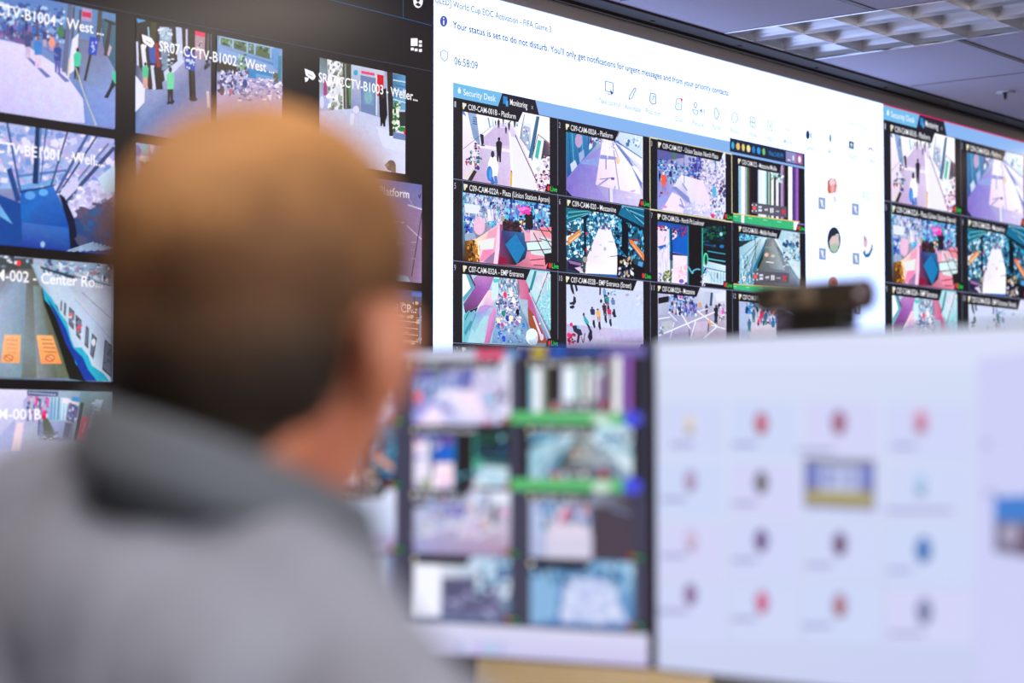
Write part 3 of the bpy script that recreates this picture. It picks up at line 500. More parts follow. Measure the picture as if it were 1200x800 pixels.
def f11(p):
    p.fill([(190, 195, 225), (215, 225, 245), (170, 140, 170), (150, 150, 200)])
    p.poly([(60, 160), (200, 150), (560, 200), (560, 340), (60, 400)], [(190, 195, 225), (170, 175, 210), (190, 185, 215), (180, 165, 190), (170, 170, 210)]); p.poly([(60, 250), (250, 230), (240, 330), (60, 380)], (165, 170, 205))
    p.specks(145, 90, 345, 230, 170, 9, 17, [(40, 80, 170), (90, 150, 220), (235, 235, 255), (20, 30, 80), (170, 190, 235), (60, 40, 90)], slope=.1); p.specks(225, 95, 240, 125, 5, 9, 11, [(220, 50, 160)]); p.poly([(400, 80), (450, 70), (430, 210), (390, 200)], (190, 200, 225)); p.line((460, 80), (452, 180), 18, (50, 80, 110)); p.poly([(480, 90), (560, 75), (560, 140), (500, 150)], (225, 230, 245))
    p.specks(480, 170, 560, 300, 60, 9, 15, [(50, 40, 60), (190, 180, 210), (120, 110, 150), (230, 225, 240)]); p.ell(540, 222, 11, 20, (235, 90, 190)); p.fig(420, 240, 75, (60, 50, 90), (80, 60, 80), wd=1.3); p.fig(490, 310, 140, (35, 40, 50), (40, 45, 60))
    for a, b, c in (((65, 400), (480, 225), 11), ((65, 275), (150, 262), 9), ((235, 240), (300, 350), 9), ((350, 215), (500, 330), 9), ((340, 290), (300, 430), 9), ((400, 420), (500, 330), 10), ((150, 240), (200, 290), 7), ((360, 220), (430, 200), 7), ((450, 320), (560, 350), 8), ((180, 300), (150, 420), 6)): p.line(a, b, c, (232, 235, 250))
    p.poly([(85, 300), (160, 285), (175, 350), (100, 375)], (185, 190, 205)); p.specks(65, 310, 100, 400, 14, 9, 12, [(120, 140, 170), (210, 220, 240)]); p.line((290, 340), (300, 440), 6, (90, 80, 120)); p.poly([(345, 300), (430, 290), (420, 400), (320, 420)], (200, 185, 215)); p.poly([(440, 265), (458, 325), (432, 322)], (240, 170, 90)); p.line((436, 310), (432, 370), 8, (60, 80, 90)); p.ell(182, 215, 9, 20, (225, 190, 170)); p.ell(370, 170, 13, 18, (230, 160, 110))
    p.specks(240, 170, 350, 240, 36, 7, 17, [(60, 80, 170), (200, 180, 220), (110, 100, 190)])
    p.poly([(60, 120), (140, 105), (140, 150), (60, 165)], (30, 28, 34))
def f12(p):
    p.fill([(185, 200, 230), (60, 50, 60), (80, 70, 90), (175, 185, 220)])
    p.poly([(660, 150), (730, 155), (740, 400), (660, 400)], (175, 190, 225)); p.specks(715, 155, 800, 240, 40, 11, 15, [(20, 60, 120), (50, 150, 220), (15, 25, 60), (200, 215, 245)]); p.poly([(740, 240), (930, 220), (960, 600), (740, 600)], (205, 200, 225))
    p.specks(800, 205, 940, 310, 90, 9, 20, [(40, 80, 180), (230, 60, 110), (235, 240, 255), (90, 150, 220), (50, 40, 90), (190, 180, 220)]); p.ell(832, 240, 17, 30, (225, 60, 110)); p.ell(918, 222, 12, 20, (220, 120, 60))
    for x, y in ((738, 370), (915, 370), (858, 320), (770, 300)): p.fig(x, y, 95, (60, 110, 150), (50, 130, 120), (20, 30, 50), wd=1.3)
    p.poly([(770, 330), (930, 340), (940, 420), (750, 420)], (215, 205, 225)); p.poly([(945, 200), (1180, 200), (1180, 600), (945, 600)], (70, 60, 75)); p.line((1020, 215), (1105, 260), 9, (130, 160, 210)); p.line((940, 210), (940, 400), 6, (20, 60, 90))
def f13(p):
    p.fill([(120, 130, 170), (170, 175, 205), (190, 190, 215), (200, 205, 235)]); p.rect_(0, 0, .3, 1, (225, 228, 248)); p.specks(.3, .1, .9, .4, 80, .02, .05, PB); p.poly([(.35, .5), (.8, .45), (1, 1), (.2, 1)], (180, 180, 205)); p.crowd(.3, .5, .9, .9, 14, .2, PB)
def f14(p):
    p.fill([(70, 90, 140), (120, 140, 190), (100, 110, 160), (150, 160, 200)]); p.rect_(.55, .05, .95, .5, (200, 210, 235)); p.poly([(0, .6), (1, .5), (1, 1), (0, 1)], (130, 130, 165)); p.crowd(.1, .6, .9, 1, 12, .3, PB)
def f15(p):
    p.fill([(235, 238, 250), (150, 190, 220), (70, 90, 130), (120, 140, 190)]); p.rect_(0, 0, .28, .95, (235, 238, 252)); p.poly([(.3, .35), (.8, .3), (.95, .9), (.3, .95)], (92, 92, 128)); p.specks(.65, .05, 1, .6, 50, .04, .07, [(170, 210, 235), (60, 90, 140), (225, 235, 250)]); p.line((.3, .5), (.85, .6), .08, (70, 70, 100)); p.specks(.35, .55, .9, .95, 30, .05, .05, [(120, 120, 160), (150, 150, 190), (80, 80, 120)])
def f16(p):
    p.fill([(90, 140, 190), (130, 180, 215), (70, 120, 180), (90, 130, 190)]); p.poly([(.35, .25), (.75, .25), (.95, .9), (.3, .95)], (190, 200, 235)); p.poly([(0, .3), (.3, .2), (.25, .9), (0, 1)], (130, 175, 215)); p.specks(0, .05, 1, .35, 60, .04, .07, [(60, 120, 170), (190, 220, 240), (30, 70, 120)]); p.specks(.3, .4, .85, .9, 24, .05, .06, [(220, 225, 245), (160, 175, 220)])

CROPS = {0: (530, 115, 6.96), 1: (655, 140, 7.27), 2: (760, 160, 8), 3: (845, 165, 7.619), 4: (530, 215, 7.272), 5: (655, 230, 7.618), 6: (760, 245, 8), 7: (845, 255, 8.419), 8: (530, 310, 8), 9: (655, 320, 9.41), 10: (760, 330, 6.316), 11: (760, 330, 6.316)}
FEEDS = [f1, f2, f3, f4, f5, f6, f7, f8, f9, f10, f11, f12, f13, f14, f15, f16]
CAPT = ['C09-CAM-001B - Platform', 'C09-CAM-002A - Platform', 'C09-CAM-027 - Union Station North Plaza', 'C03-CAM-022 - Mezzanine Middle', 'C09-CAM-022A - Plaza (Union Station Apron)', 'C09-CAM-020 - Mezzanine', 'C09-CAM-026 - North Pit Lookover', 'C03-CAM-001 - Middle Roadway',
        'C07-CAM-032A - EMP Entrance', 'C07-CAM-032B - EMP Entrance (Street)', 'C07-CAM-022A - Mezzanine', 'C07-CAM-012 - Mezzanine', '', '', '', '']
CW = [.60, .60, .83, .62, .92, .62, .66, .61, .67, .80, .54, .55, 0, 0, 0, 0]      # caption width, share of the cell

def uvT(rect):
    u0, v0, u1, v1 = rect
    return lambda x, y: (u0+(u1-u0)*x, v1+(v0-v1)*y)
def security_window(parent, M0, k, m, keep=None):
    """the monitoring window with its grid, tabs, camera feeds and captions; local origin is the window's first cell corner; k scales it"""
    W4 = 4*CP
    g = Pic(lambda x, y: (x, y)); top = .0115*D
    def R(x0, y0, x1, y1, c): g.raw([(x0, y0), (x1, y0), (x1, y1), (x0, y1)], [lin(c)]*4)
    R(0, -4*RP, W4, 0, NAV)
    R(0, 0, W4, top, (132, 175, 232)); R(0, 0, .058*D, top, (110, 182, 228))
    g.raw([(.0555*D, 0), (.058*D+.003*D, top), (.104*D, top), (.109*D, 0)], [lin((32, 30, 44))]*4)
    g.raw([(.006*D, .004*D), (.009*D, .004*D), (.0093*D, .0065*D), (.0075*D, .0092*D), (.0057*D, .0065*D)], [lin((235, 245, 255))]*5)
    R(.062*D, .003*D, .0675*D, .0092*D, (45, 130, 205)); R(.0655*D, .0015*D, .0685*D, .006*D, (70, 160, 225))
    T0 = g.T
    def T(s, x0, y0, x1, cap, col, bold=0):
        g.T = lambda x, y: (x, -y); text(g, s, (x0, -y0), x1, cap, col, bold); g.T = T0
    T('Security Desk', .0125*D, .0034*D, .0525*D, .0048*D, (240, 246, 255), .005)
    T('Monitoring', .0710*D, .0032*D, .0935*D, .0048*D, (240, 243, 250), .006); T('x', .0985*D, .0035*D, .1015*D, .004*D, (170, 175, 190))
    for i in range(4):
        for j in range(4):
            n = j*4+i; x = i*CP; y = -j*RP
            T(str(n+1), x+.0016*D, y-.0075*D, x+(.0036 if n < 9 else .0062)*D, .0046*D, (175, 178, 195))
    for i in range(1, 4): R(i*CP-.0003*D, -4*RP, i*CP+.0003*D, 0, (118, 124, 150))
    for j in range(1, 5): R(0, -j*RP-.0003*D, W4, -j*RP+.0003*D, (118, 124, 160))
    q = .0006*D; x0, y0 = 2*CP, 0
    for a in ((x0-q, y0-RP-q, x0+q, y0), (x0+CP-q, y0-RP-q, x0+CP+q, y0), (x0, y0-q, x0+CP, y0+q), (x0, y0-RP-q, x0+CP, y0-RP+q)): R(*a, (222, 216, 170))
    # tray strip at the window's right end
    R(3*CP-.003*D, .0022*D, W4, .0150*D, (34, 40, 66)); R(W4-.036*D, .0035*D, W4-.004*D, .0140*D, (140, 135, 190)); R(W4-.017*D, .0035*D, W4-.004*D, .0140*D, (160, 95, 150))
    for i, c in enumerate([(60, 170, 220), (230, 190, 110), (225, 205, 110), (240, 225, 150), (40, 130, 210), (50, 150, 225), (120, 190, 110)]):
        X = 3*CP+(.002+i*.0092)*D; Y = .0085*D
        g.raw([(X+.0035*D*math.cos(t*.9)*(1 if i % 2 else .8), Y+.0036*D*math.sin(t*.9)) for t in range(7)], [lin(c)]*7)
    T('Wed 2:48 PM', 3*CP+.066*D, .0062*D, 3*CP+.093*D, .0046*D, (45, 140, 215)); g.T = T0
    g.ell(W4-.010*D, .0085*D, .0028*D, .0034*D, (245, 240, 250)); g.ell(W4-.022*D, .0085*D, .0022*D, .0028*D, (205, 215, 240)); R(W4-.033*D, .0052*D, W4-.028*D, .0062*D, (240, 240, 250))
    o = g.build('security_window', m, M0 @ Matrix.Diagonal((k, 1, k, 1)), parent)
    return o
def make_feed(n, M0, k, m, parent, src=None):
    i, j = n % 4, n//4; x, y = i*CP, -j*RP
    if src:
        f_ = src.copy(); C.objects.link(f_); f_.parent = parent; f_.matrix_local = M0 @ Matrix.Diagonal((k, 1, k, 1))
        for ch in src.children:
            c = ch.copy(); C.objects.link(c); c.parent = f_
        return f_
    rect = (x+VX0, y-RP+.0008*D, x+VX1, y-.0006*D)
    if n in CROPS:
        T = crop(*CROPS[n]); p = Pic(lambda a, b: (lambda q: (q[0]-S0, q[1]-R1))(T(a, b)), rect, 30+n)
    else: p = Pic(uvT(rect), rect, 30+n)
    if n in (3, 7): p.rect = rect; p.clipq = [(x+.0006*D, rect[1]), (x+CP-.0006*D, rect[1]), (x+CP-.0006*D, rect[3]), (x+.0006*D, rect[3])]
    p.fill((90, 100, 140)); p.n = 0; p.V = []; p.Fc = []; p.K = []
    FEEDS[n](p)
    if n in (3, 7):      # cell margins stay dark beside the video
        for a, b in ((x+.0006*D, x+VX0), (x+VX1, x+CP-.0006*D)): p.raw([(a, y-.0006*D), (b, y-.0006*D), (b, y-RP*.86), (a, y-RP*.86)], [lin(NAV)]*4)
    f_ = p.build('camera_feed', M_FEED, M0 @ Matrix.Diagonal((k, 1, k, 1)), parent)
    for v in f_.data.vertices: v.co.y -= 6e-4
    c = Pic(lambda a, b: (a, -b)); cw = CW[n] or .55; yb = y-.0098*D; BL = (26, 25, 34)
    c.raw([(x+VX0-.002*D, y-.0006*D), (x+cw*CP+.006*D, y-.0006*D), (x+cw*CP, yb), (x+VX0-.002*D, yb)], [lin(BL)]*4)
    X = x+.0105*D; Y = y-.0052*D
    c.raw([(X, Y+.0022*D), (X+.0048*D, Y+.0020*D), (X+.0044*D, Y), (X+.0028*D, Y-.0008*D), (X+.0020*D, Y-.0026*D), (X+.0004*D, Y-.0026*D), (X, Y)], [lin((225, 225, 215))]*7)
    c.raw([(X+.0005*D, Y+.0002*D), (X+.0022*D, Y), (X+.0014*D, Y-.003*D), (X+.0006*D, Y-.003*D)], [lin((240, 220, 120))]*4)
    if CAPT[n]: text(c, CAPT[n], (x+.0175*D, -(y-.0077*D)), x+cw*CP-.003*D, .0044*D, WHITE, .004)
    r = y-RP
    r = y-RP; c0 = c; c = Pic(lambda a, b: (a, -b))
    c.raw([(x+VX1-.0075*D, r+.0008*D), (x+VX1-.0045*D, r+.0078*D), (x+CP-.0006*D, r+.0078*D), (x+CP-.0006*D, r+.0008*D)], [lin(BL)]*4)
    c.ell(x+VX1-.0022*D, -(r+.0042*D), .0018*D, .0022*D, (240, 45, 50)); text(c, 'Live', (x+.1235*D, -(r+.0022*D)), x+.1325*D, .0042*D, (40, 215, 90), .01)
    for nm, pc in (('feed_caption', c0), ('live_badge', c)):
        q = pc.build(nm, m, Matrix.Translation((0, 0, 0)), f_)
        for v in q.data.vertices: v.co.y -= 6e-4+p.n*LAY+.0004
    return f_
def panel(name, parent, u0, v0, u1, v1, col, m, n=0.0):
    p = Pic(lambda a, b: (a, b)); p.raw([(u0, v0), (u1, v0), (u1, v1), (u0, v1)], [lin(c) for c in col] if isinstance(col, list) else [lin(col)]*4)
    o = p.build(name, m, Matrix.Translation((0, -n, 0)), parent); return o
def display(label, s0, s1):
    t = thing('video_wall_display', label, 'display', WALL.matrix())
    bm = bmesh.new(); box(bm, ((s0+s1)/2, .061, (HTOP+HBOT)/2*YW), (s1-s0-.0008, .12, (HTOP-HBOT)*YW)); o = mesh_obj('cabinet', bm, m_cabinet, t)
    return t

# left display ---------------------------------------------------------------
dl = display('black video wall display at far left showing large titled camera tiles beyond the person', SEG[0]*D, SEG[1]*D)
panel('screen_background', dl, SEG[0]*D+.001, HBOT*YW, SEG[1]*D, HT, (20, 17, 20), M_LED, .002)
L = Pic(wuv)
L.line((-40, -22.5), (505, 83.8), .6, (64, 74, 98)); L.line((240, -37), (505, 30), .8, (44, 84, 128)); L.line((471.5, -14), (471.5, 21.5), .8, (44, 80, 110))
L.rect_(480.5, 45, 488.5, 54, (245, 240, 250))
for a in ((490, 47.5, 493.5, 50.5), (490, 52, 493.5, 55), (480.5, 56, 484, 59.2), (485, 57, 488.5, 60.2), (490, 57.5, 493.5, 61)): L.rect_(*a, (245, 240, 250))
L.ell(489, 1.5, 5.6, 8, (245, 242, 250), 18); L.ell(489, -.5, 2.2, 3, (40, 38, 50)); L.poly([(485.5, 5.5), (489, 2.8), (492.5, 6.4), (489.6, 8)], (40, 38, 50))
L.build('header_icons', M_LED, Matrix.Translation((0, -.003, 0)), dl)
CAM_W = (250, 246, 252)
def cam_icon(p, x, y, k):
    p.poly([(x, y), (x+10*k, y+4*k), (x+13*k, y+9*k), (x+11*k, y+13*k), (x+9*k, y+13.5*k), (x+1.5*k, y+8*k)], CAM_W); p.poly([(x, y+10*k), (x+5*k, y+11*k), (x+4*k, y+14*k), (x+1*k, y+16*k)], CAM_W); p.line((x+4*k, y+6.5*k), (x+9.5*k, y+9.5*k), .8*k, (60, 55, 70))
def tA1(p):
    p.fill([(120, 150, 205), (90, 130, 180), (110, 130, 190), (215, 212, 248)])
    p.poly([(-200, 0), (380, 0), (385, 240), (-200, 240)], (95, 130, 195)); p.specks(-150, 0, 380, 200, 260, 20, 16, [(130, 160, 210), (60, 90, 160), (170, 200, 240), (90, 110, 150), (200, 215, 245), (50, 70, 120)], slope=.1)
    p.line((-100, 160), (160, 270), 34, (110, 90, 150)); p.specks(0, 150, 130, 240, 24, 15, 9, [(150, 120, 180), (90, 70, 120), (190, 180, 220)])
    p.poly([(-200, 200), (150, 275), (370, 420), (495, 600), (510, 745), (-200, 700)], [(218, 205, 242), (218, 210, 245), (222, 214, 250), (215, 212, 248), (205, 205, 248), (190, 180, 235)])
    p.poly([(370, 420), (520, 430), (690, 430), (690, 775), (505, 748), (495, 600)], [(110, 140, 205), (130, 150, 205), (135, 155, 220), (125, 145, 215), (110, 140, 210), (95, 125, 195)]); p.poly([(420, 230), (600, 250), (690, 420), (690, 560), (440, 500)], [(110, 115, 150), (115, 120, 155), (135, 150, 200), (130, 150, 212), (120, 135, 180)])
    p.poly([(600, 110), (690, 130), (690, 430), (620, 300)], [(60, 90, 110), (70, 110, 130), (50, 100, 130), (60, 70, 90)]); p.line((660, 140), (630, 340), 22, (62, 55, 50)); p.line((600, 60), (585, 250), 26, (80, 72, 72)); p.line((625, 120), (690, 150), 14, (40, 45, 50)); p.line((440, 40), (430, 240), 14, (90, 90, 100)); p.line((480, 60), (465, 250), 12, (70, 70, 80))
    p.poly([(490, 50), (550, 60), (545, 135), (485, 125)], (175, 150, 190)); p.poly([(490, 70), (545, 80), (543, 112), (488, 100)], (205, 40, 90)); p.poly([(405, 20), (430, 25), (395, 440), (365, 435)], (100, 105, 140)); p.poly([(430, 240), (470, 200), (450, 420), (400, 460)], (225, 225, 250)); p.line((560, 240), (505, 490), 16, (48, 44, 48)); p.poly([(535, 222), (590, 232), (575, 340), (525, 325)], (40, 70, 185)); p.specks(545, 250, 575, 315, 8, 9, 9, [(180, 195, 240)])
    for k in range(10): p.fig(20+k*22, 215+(k % 3)*12, 85, [(60, 110, 190), (90, 80, 150), (40, 60, 130), (130, 110, 180)][k % 4], (70, 80, 130), wd=1.3)
    SH = (105, 115, 185)
    for x, y, h, t_, l in ((160, 350, 160, (70, 75, 130), (200, 180, 210)), (222, 410, 190, (60, 130, 205), (225, 200, 225)), (262, 285, 110, (60, 70, 130), (190, 160, 190)), (340, 440, 180, (50, 70, 150), (90, 90, 170)), (305, 310, 100, (230, 150, 130), (200, 160, 190))): p.fig(x, y, h, t_, l, (140, 90, 110), wd=1.15, shadow=SH)
    p.ell(306, 262, 20, 26, (235, 150, 130)); p.ell(360, 195, 22, 38, (70, 120, 90)); p.fig(455, 480, 190, (60, 200, 160), (40, 38, 55), (50, 40, 45), lean=.03); p.line((415, 350), (405, 470), 12, (225, 200, 180)); p.path([(450, 410), (500, 570), (570, 750)], 7, (190, 195, 180)); p.ell(570, 752, 8, 8, (200, 190, 170))
    p.poly([(670, 430), (692, 440), (692, 520), (672, 480)], (60, 200, 160)); p.poly([(672, 480), (692, 515), (670, 545), (645, 595), (620, 592), (655, 530)], (35, 33, 45)); p.poly([(655, 270), (668, 290), (650, 345), (640, 330)], (190, 170, 190))
def tA2(p):
    p.fill([(190, 195, 235), (150, 170, 225), (30, 60, 140), (15, 50, 140)])
    p.poly([(-200, 60), (590, 140), (590, 460), (300, 440), (90, 400), (-200, 420)], [(170, 190, 235), (170, 170, 225), (160, 170, 220), (150, 180, 230), (160, 185, 235), (120, 160, 220)]); p.specks(-50, 80, 590, 400, 230, 26, 20, [(205, 205, 245), (150, 170, 220), (190, 175, 220), (120, 150, 215), (225, 220, 250)], slope=.08)
    p.poly([(100, 410), (270, 390), (330, 520), (370, 620), (400, 730), (110, 700), (100, 560)], [(30, 90, 180), (40, 110, 200), (15, 80, 175), (10, 70, 165), (15, 50, 140), (25, 60, 150), (20, 100, 190)]); p.poly([(110, 580), (360, 610), (390, 730), (110, 700)], [(60, 110, 190), (40, 100, 190), (20, 60, 150), (30, 60, 160)]); p.ell(150, 440, 28, 22, (90, 160, 230)); p.ell(220, 425, 24, 18, (100, 170, 235))
    p.poly([(-50, 420), (100, 480), (110, 700), (-50, 690)], (20, 70, 150)); p.poly([(-20, 470), (40, 560), (60, 590), (-20, 540)], (110, 170, 230)); p.line((40, 300), (90, 470), 28, (30, 70, 140)); p.line((95, 400), (290, 365), 26, (110, 160, 220)); p.line((95, 425), (285, 385), 7, (20, 40, 90)); p.line((90, 340), (340, 310), 14, (80, 120, 190))
    for a, b, w_, c in (((195, 80), (180, 380), 34, (20, 50, 100)), ((205, 85), (195, 380), 8, (90, 130, 190)), ((235, 90), (205, 370), 7, (40, 80, 150)), ((345, 110), (260, 390), 10, (50, 70, 120)), ((30, 60), (100, 420), 12, (60, 90, 150)), ((450, 125), (285, 430), 16, (70, 90, 150)), ((500, 130), (300, 430), 9, (20, 40, 90)), ((590, 190), (330, 480), 20, (60, 70, 120)), ((560, 170), (320, 450), 12, (110, 120, 170))): p.line(a, b, w_, c)
    p.poly([(340, 490), (485, 370), (560, 440), (375, 560)], (205, 200, 240)); p.specks(360, 400, 540, 520, 50, 16, 12, [(235, 230, 250), (170, 170, 215), (190, 180, 225)]); p.poly([(500, 350), (590, 280), (590, 420), (540, 430)], (190, 215, 240)); p.poly([(310, 410), (400, 340), (400, 400), (330, 470)], (205, 200, 240))
    p.poly([(300, 430), (330, 450), (380, 560), (420, 740), (360, 730), (350, 600)], (15, 20, 50)); p.poly([(380, 560), (590, 440), (590, 750), (410, 740)], [(40, 70, 120), (110, 100, 130), (60, 70, 110), (20, 60, 150)]); p.specks(400, 480, 590, 720, 40, 28, 22, [(50, 80, 130), (70, 75, 110), (30, 90, 160), (90, 80, 110)])
    for k in range(6): p.line((330+k*36, 735-k*2), (480+k*20, 685+k*5), 6, (170, 200, 235))
    p.ell(215, 695, 12, 16, (150, 180, 220))
def tA3(p):
    p.fill([(150, 165, 190), (180, 190, 215), (110, 140, 170), (90, 95, 105)])
    p.poly([(-200, 20), (190, 40), (190, 110), (-200, 150)], (70, 75, 80)); p.specks(-100, 20, 90, 90, 30, 14, 14, [(190, 200, 215), (60, 60, 70), (120, 130, 150), (230, 235, 245)]); p.ell(104, 67, 12, 17, (255, 60, 50)); p.ell(155, 55, 8, 10, (150, 190, 220))
    p.poly([(90, 100), (190, 100), (240, 220), (400, 740), (-200, 735), (-200, 230)], [(95, 95, 85), (100, 95, 85), (115, 125, 110), (96, 106, 80), (120, 122, 135), (160, 175, 205)]); p.poly([(60, 130), (150, 150), (140, 400), (120, 735), (-150, 735), (-100, 400)], [(120, 130, 150), (130, 150, 175), (150, 165, 185), (120, 150, 165), (140, 145, 165), (175, 190, 220)])
    p.poly([(190, 200), (230, 200), (330, 735), (210, 740)], [(130, 150, 160), (110, 120, 110), (90, 100, 80), (140, 140, 150)])
    p.poly([(20, 485), (118, 487), (110, 652), (0, 648)], [(245, 190, 140), (240, 180, 130), (250, 165, 100), (250, 170, 110)]); p.poly([(208, 488), (303, 490), (357, 655), (235, 655)], [(245, 185, 120), (240, 170, 110), (245, 150, 80), (250, 160, 90)])
    for cx in (45, 288):
        p.ell(cx, 622, 30, 22, (195, 105, 70)); p.ell(cx, 622, 22, 15, (248, 170, 110)); p.line((cx-20, 610), (cx+20, 634), 6, (195, 105, 70))
    for k in range(4): p.path([(30+k*3, 515+k*24), (100-k*2, 520+k*24)], 6, (215, 140, 100)); p.path([(235+k*6, 512+k*24), (300+k*9, 516+k*24)], 7, (190, 110, 80))
    p.poly([(175, 70), (240, 90), (360, 140), (640, 500), (640, 770), (560, 750), (420, 580), (250, 220)], [(150, 175, 200), (190, 205, 225), (190, 205, 230), (175, 195, 225), (200, 215, 240), (200, 220, 240), (185, 205, 230), (150, 180, 210)])
    p.poly([(360, 130), (640, 190), (640, 500), (430, 270)], [(170, 180, 200), (190, 195, 215), (185, 195, 220), (195, 205, 225)]); p.poly([(240, 45), (640, 80), (640, 185), (350, 145), (230, 90)], (140, 165, 195)); p.specks(240, 50, 640, 140, 130, 14, 13, [(215, 225, 240), (90, 140, 180), (60, 80, 120), (180, 190, 205), (170, 120, 130)], slope=.08)
    p.line((230, 90), (430, 155), 14, (30, 60, 80)); p.path([(230, 90), (640, 200)], 6, (60, 80, 100)); p.line((470, 235), (640, 390), 4, (110, 120, 150)); p.line((430, 270), (640, 510), 3, (140, 150, 180))
    for pts in ([(398, 320), (430, 350), (425, 460), (395, 425)], [(435, 365), (472, 400), (465, 520), (440, 490)], [(497, 430), (515, 450), (510, 570), (488, 545)], [(532, 475), (560, 505), (540, 630), (520, 600)], [(350, 280), (358, 290), (355, 350), (346, 340)], [(370, 295), (382, 305), (378, 380), (366, 365)], [(605, 510), (645, 550), (645, 740), (590, 690)]): p.poly(pts, (70, 80, 95)); p.poly([(pts[0][0]+5, pts[0][1]+12), (pts[1][0]-5, pts[1][1]+8), (pts[2][0]-6, pts[2][1]-18), (pts[3][0]+5, pts[3][1]-12)], (110, 120, 140))
    p.specks(400, 340, 430, 430, 7, 9, 9, [(230, 110, 100), (220, 225, 240)]); p.specks(440, 390, 470, 500, 10, 9, 11, [(220, 80, 110), (225, 225, 245), (50, 60, 90)]); p.ell(540, 530, 12, 22, (225, 230, 245)); p.specks(600, 560, 640, 660, 7, 12, 10, [(90, 110, 140), (60, 90, 110)])
    p.poly([(235, 200), (262, 240), (330, 320), (420, 575), (500, 760), (400, 745), (330, 520), (250, 300)], (26, 28, 24)); 
    TL = [(240, 205), (262, 235), (300, 275), (335, 345), (385, 410), (410, 510), (430, 560), (470, 560), (510, 610), (530, 665), (600, 715), (632, 760), (560, 755), (510, 700), (440, 660), (405, 570), (360, 470), (330, 400), (290, 320), (255, 280)]
    p.poly(TL, (40, 175, 205)); p.poly([(262, 255), (325, 350), (380, 450), (420, 560), (480, 620), (510, 690), (560, 755), (490, 755), (440, 650), (380, 540), (320, 380)], (25, 60, 160))
def tA4(p):
    p.fill([(215, 215, 245), (120, 150, 175), (110, 110, 130), (190, 190, 230)])
    p.poly([(-400, 120), (250, 125), (200, 700), (-400, 700)], [(225, 225, 250), (220, 215, 245), (170, 170, 215), (210, 210, 245)]); p.poly([(150, 440), (215, 440), (180, 700), (95, 700)], (235, 210, 225)); p.poly([(-40, 600), (140, 400), (100, 680), (-40, 700)], (170, 175, 220)); p.poly([(210, 230), (255, 190), (240, 420), (205, 420)], (170, 175, 220))
    p.poly([(245, 140), (540, 150), (535, 195), (250, 190)], (75, 85, 130))
    for k in range(10): p.line((262+k*26, 160+k*2), (280+k*26, 162+k*2), 12, (190, 200, 230))
    p.specks(250, 200, 470, 420, 80, 13, 26, [(110, 90, 170), (230, 80, 150), (170, 190, 235), (60, 60, 120), (200, 150, 210), (225, 215, 245)]); p.poly([(320, 195), (345, 195), (340, 290), (318, 280)], (225, 70, 150)); p.poly([(430, 210), (455, 212), (440, 290), (425, 290)], (225, 80, 160)); p.ell(283, 225, 9, 12, (240, 215, 90)); p.ell(402, 385, 22, 30, (200, 20, 60)); p.ell(408, 350, 22, 28, (230, 50, 130)); p.line((368, 215), (352, 560), 18, (60, 90, 120))
    p.poly([(455, 200), (640, 210), (600, 425), (440, 410)], [(170, 200, 225), (190, 215, 235), (150, 190, 220), (130, 170, 215)])
    for x in (480, 510, 545, 580, 610): p.line((x, 205), (x-12, 415), 10, [(80, 130, 180), (215, 230, 245), (60, 90, 130)][x % 3])
    p.poly([(590, 210), (735, 240), (720, 295), (570, 250)], (235, 225, 240)); p.poly([(670, 195), (745, 205), (730, 250), (655, 235)], (60, 150, 210)); p.poly([(640, 250), (730, 290), (690, 440), (610, 410)], (110, 100, 160)); p.specks(620, 280, 720, 430, 34, 13, 14, [(200, 205, 235), (60, 60, 100), (140, 100, 150), (90, 140, 190)])
    p.poly([(360, 430), (680, 440), (650, 600), (350, 600)], [(120, 130, 160), (130, 130, 150), (120, 125, 160), (150, 155, 190)]); p.poly([(390, 400), (440, 400), (520, 590), (400, 600)], (92, 100, 90)); p.poly([(460, 430), (600, 440), (570, 590), (520, 560)], (150, 160, 205)); p.poly([(600, 440), (660, 450), (620, 580), (580, 560)], (90, 95, 120)); p.specks(400, 520, 540, 600, 16, 22, 9, [(190, 195, 215), (110, 110, 130)])
    p.poly([(740, 150), (1040, 150), (1040, 700), (690, 700)], [(110, 150, 165), (130, 150, 160), (120, 120, 125), (110, 110, 115)]); p.line((760, 250), (690, 600), 30, (45, 50, 55)); p.poly([(755, 380), (830, 385), (780, 600), (705, 590)], (225, 55, 100)); p.line((785, 430), (755, 530), 10, (240, 170, 190)); p.poly([(885, 215), (965, 225), (880, 510), (805, 480)], (185, 210, 235)); p.specks(830, 240, 950, 480, 30, 22, 15, [(130, 180, 215), (225, 235, 248), (90, 130, 170)]); p.line((965, 225), (880, 510), 8, (60, 90, 110)); p.poly([(960, 290), (1030, 290), (1000, 400), (945, 380)], (130, 145, 180))
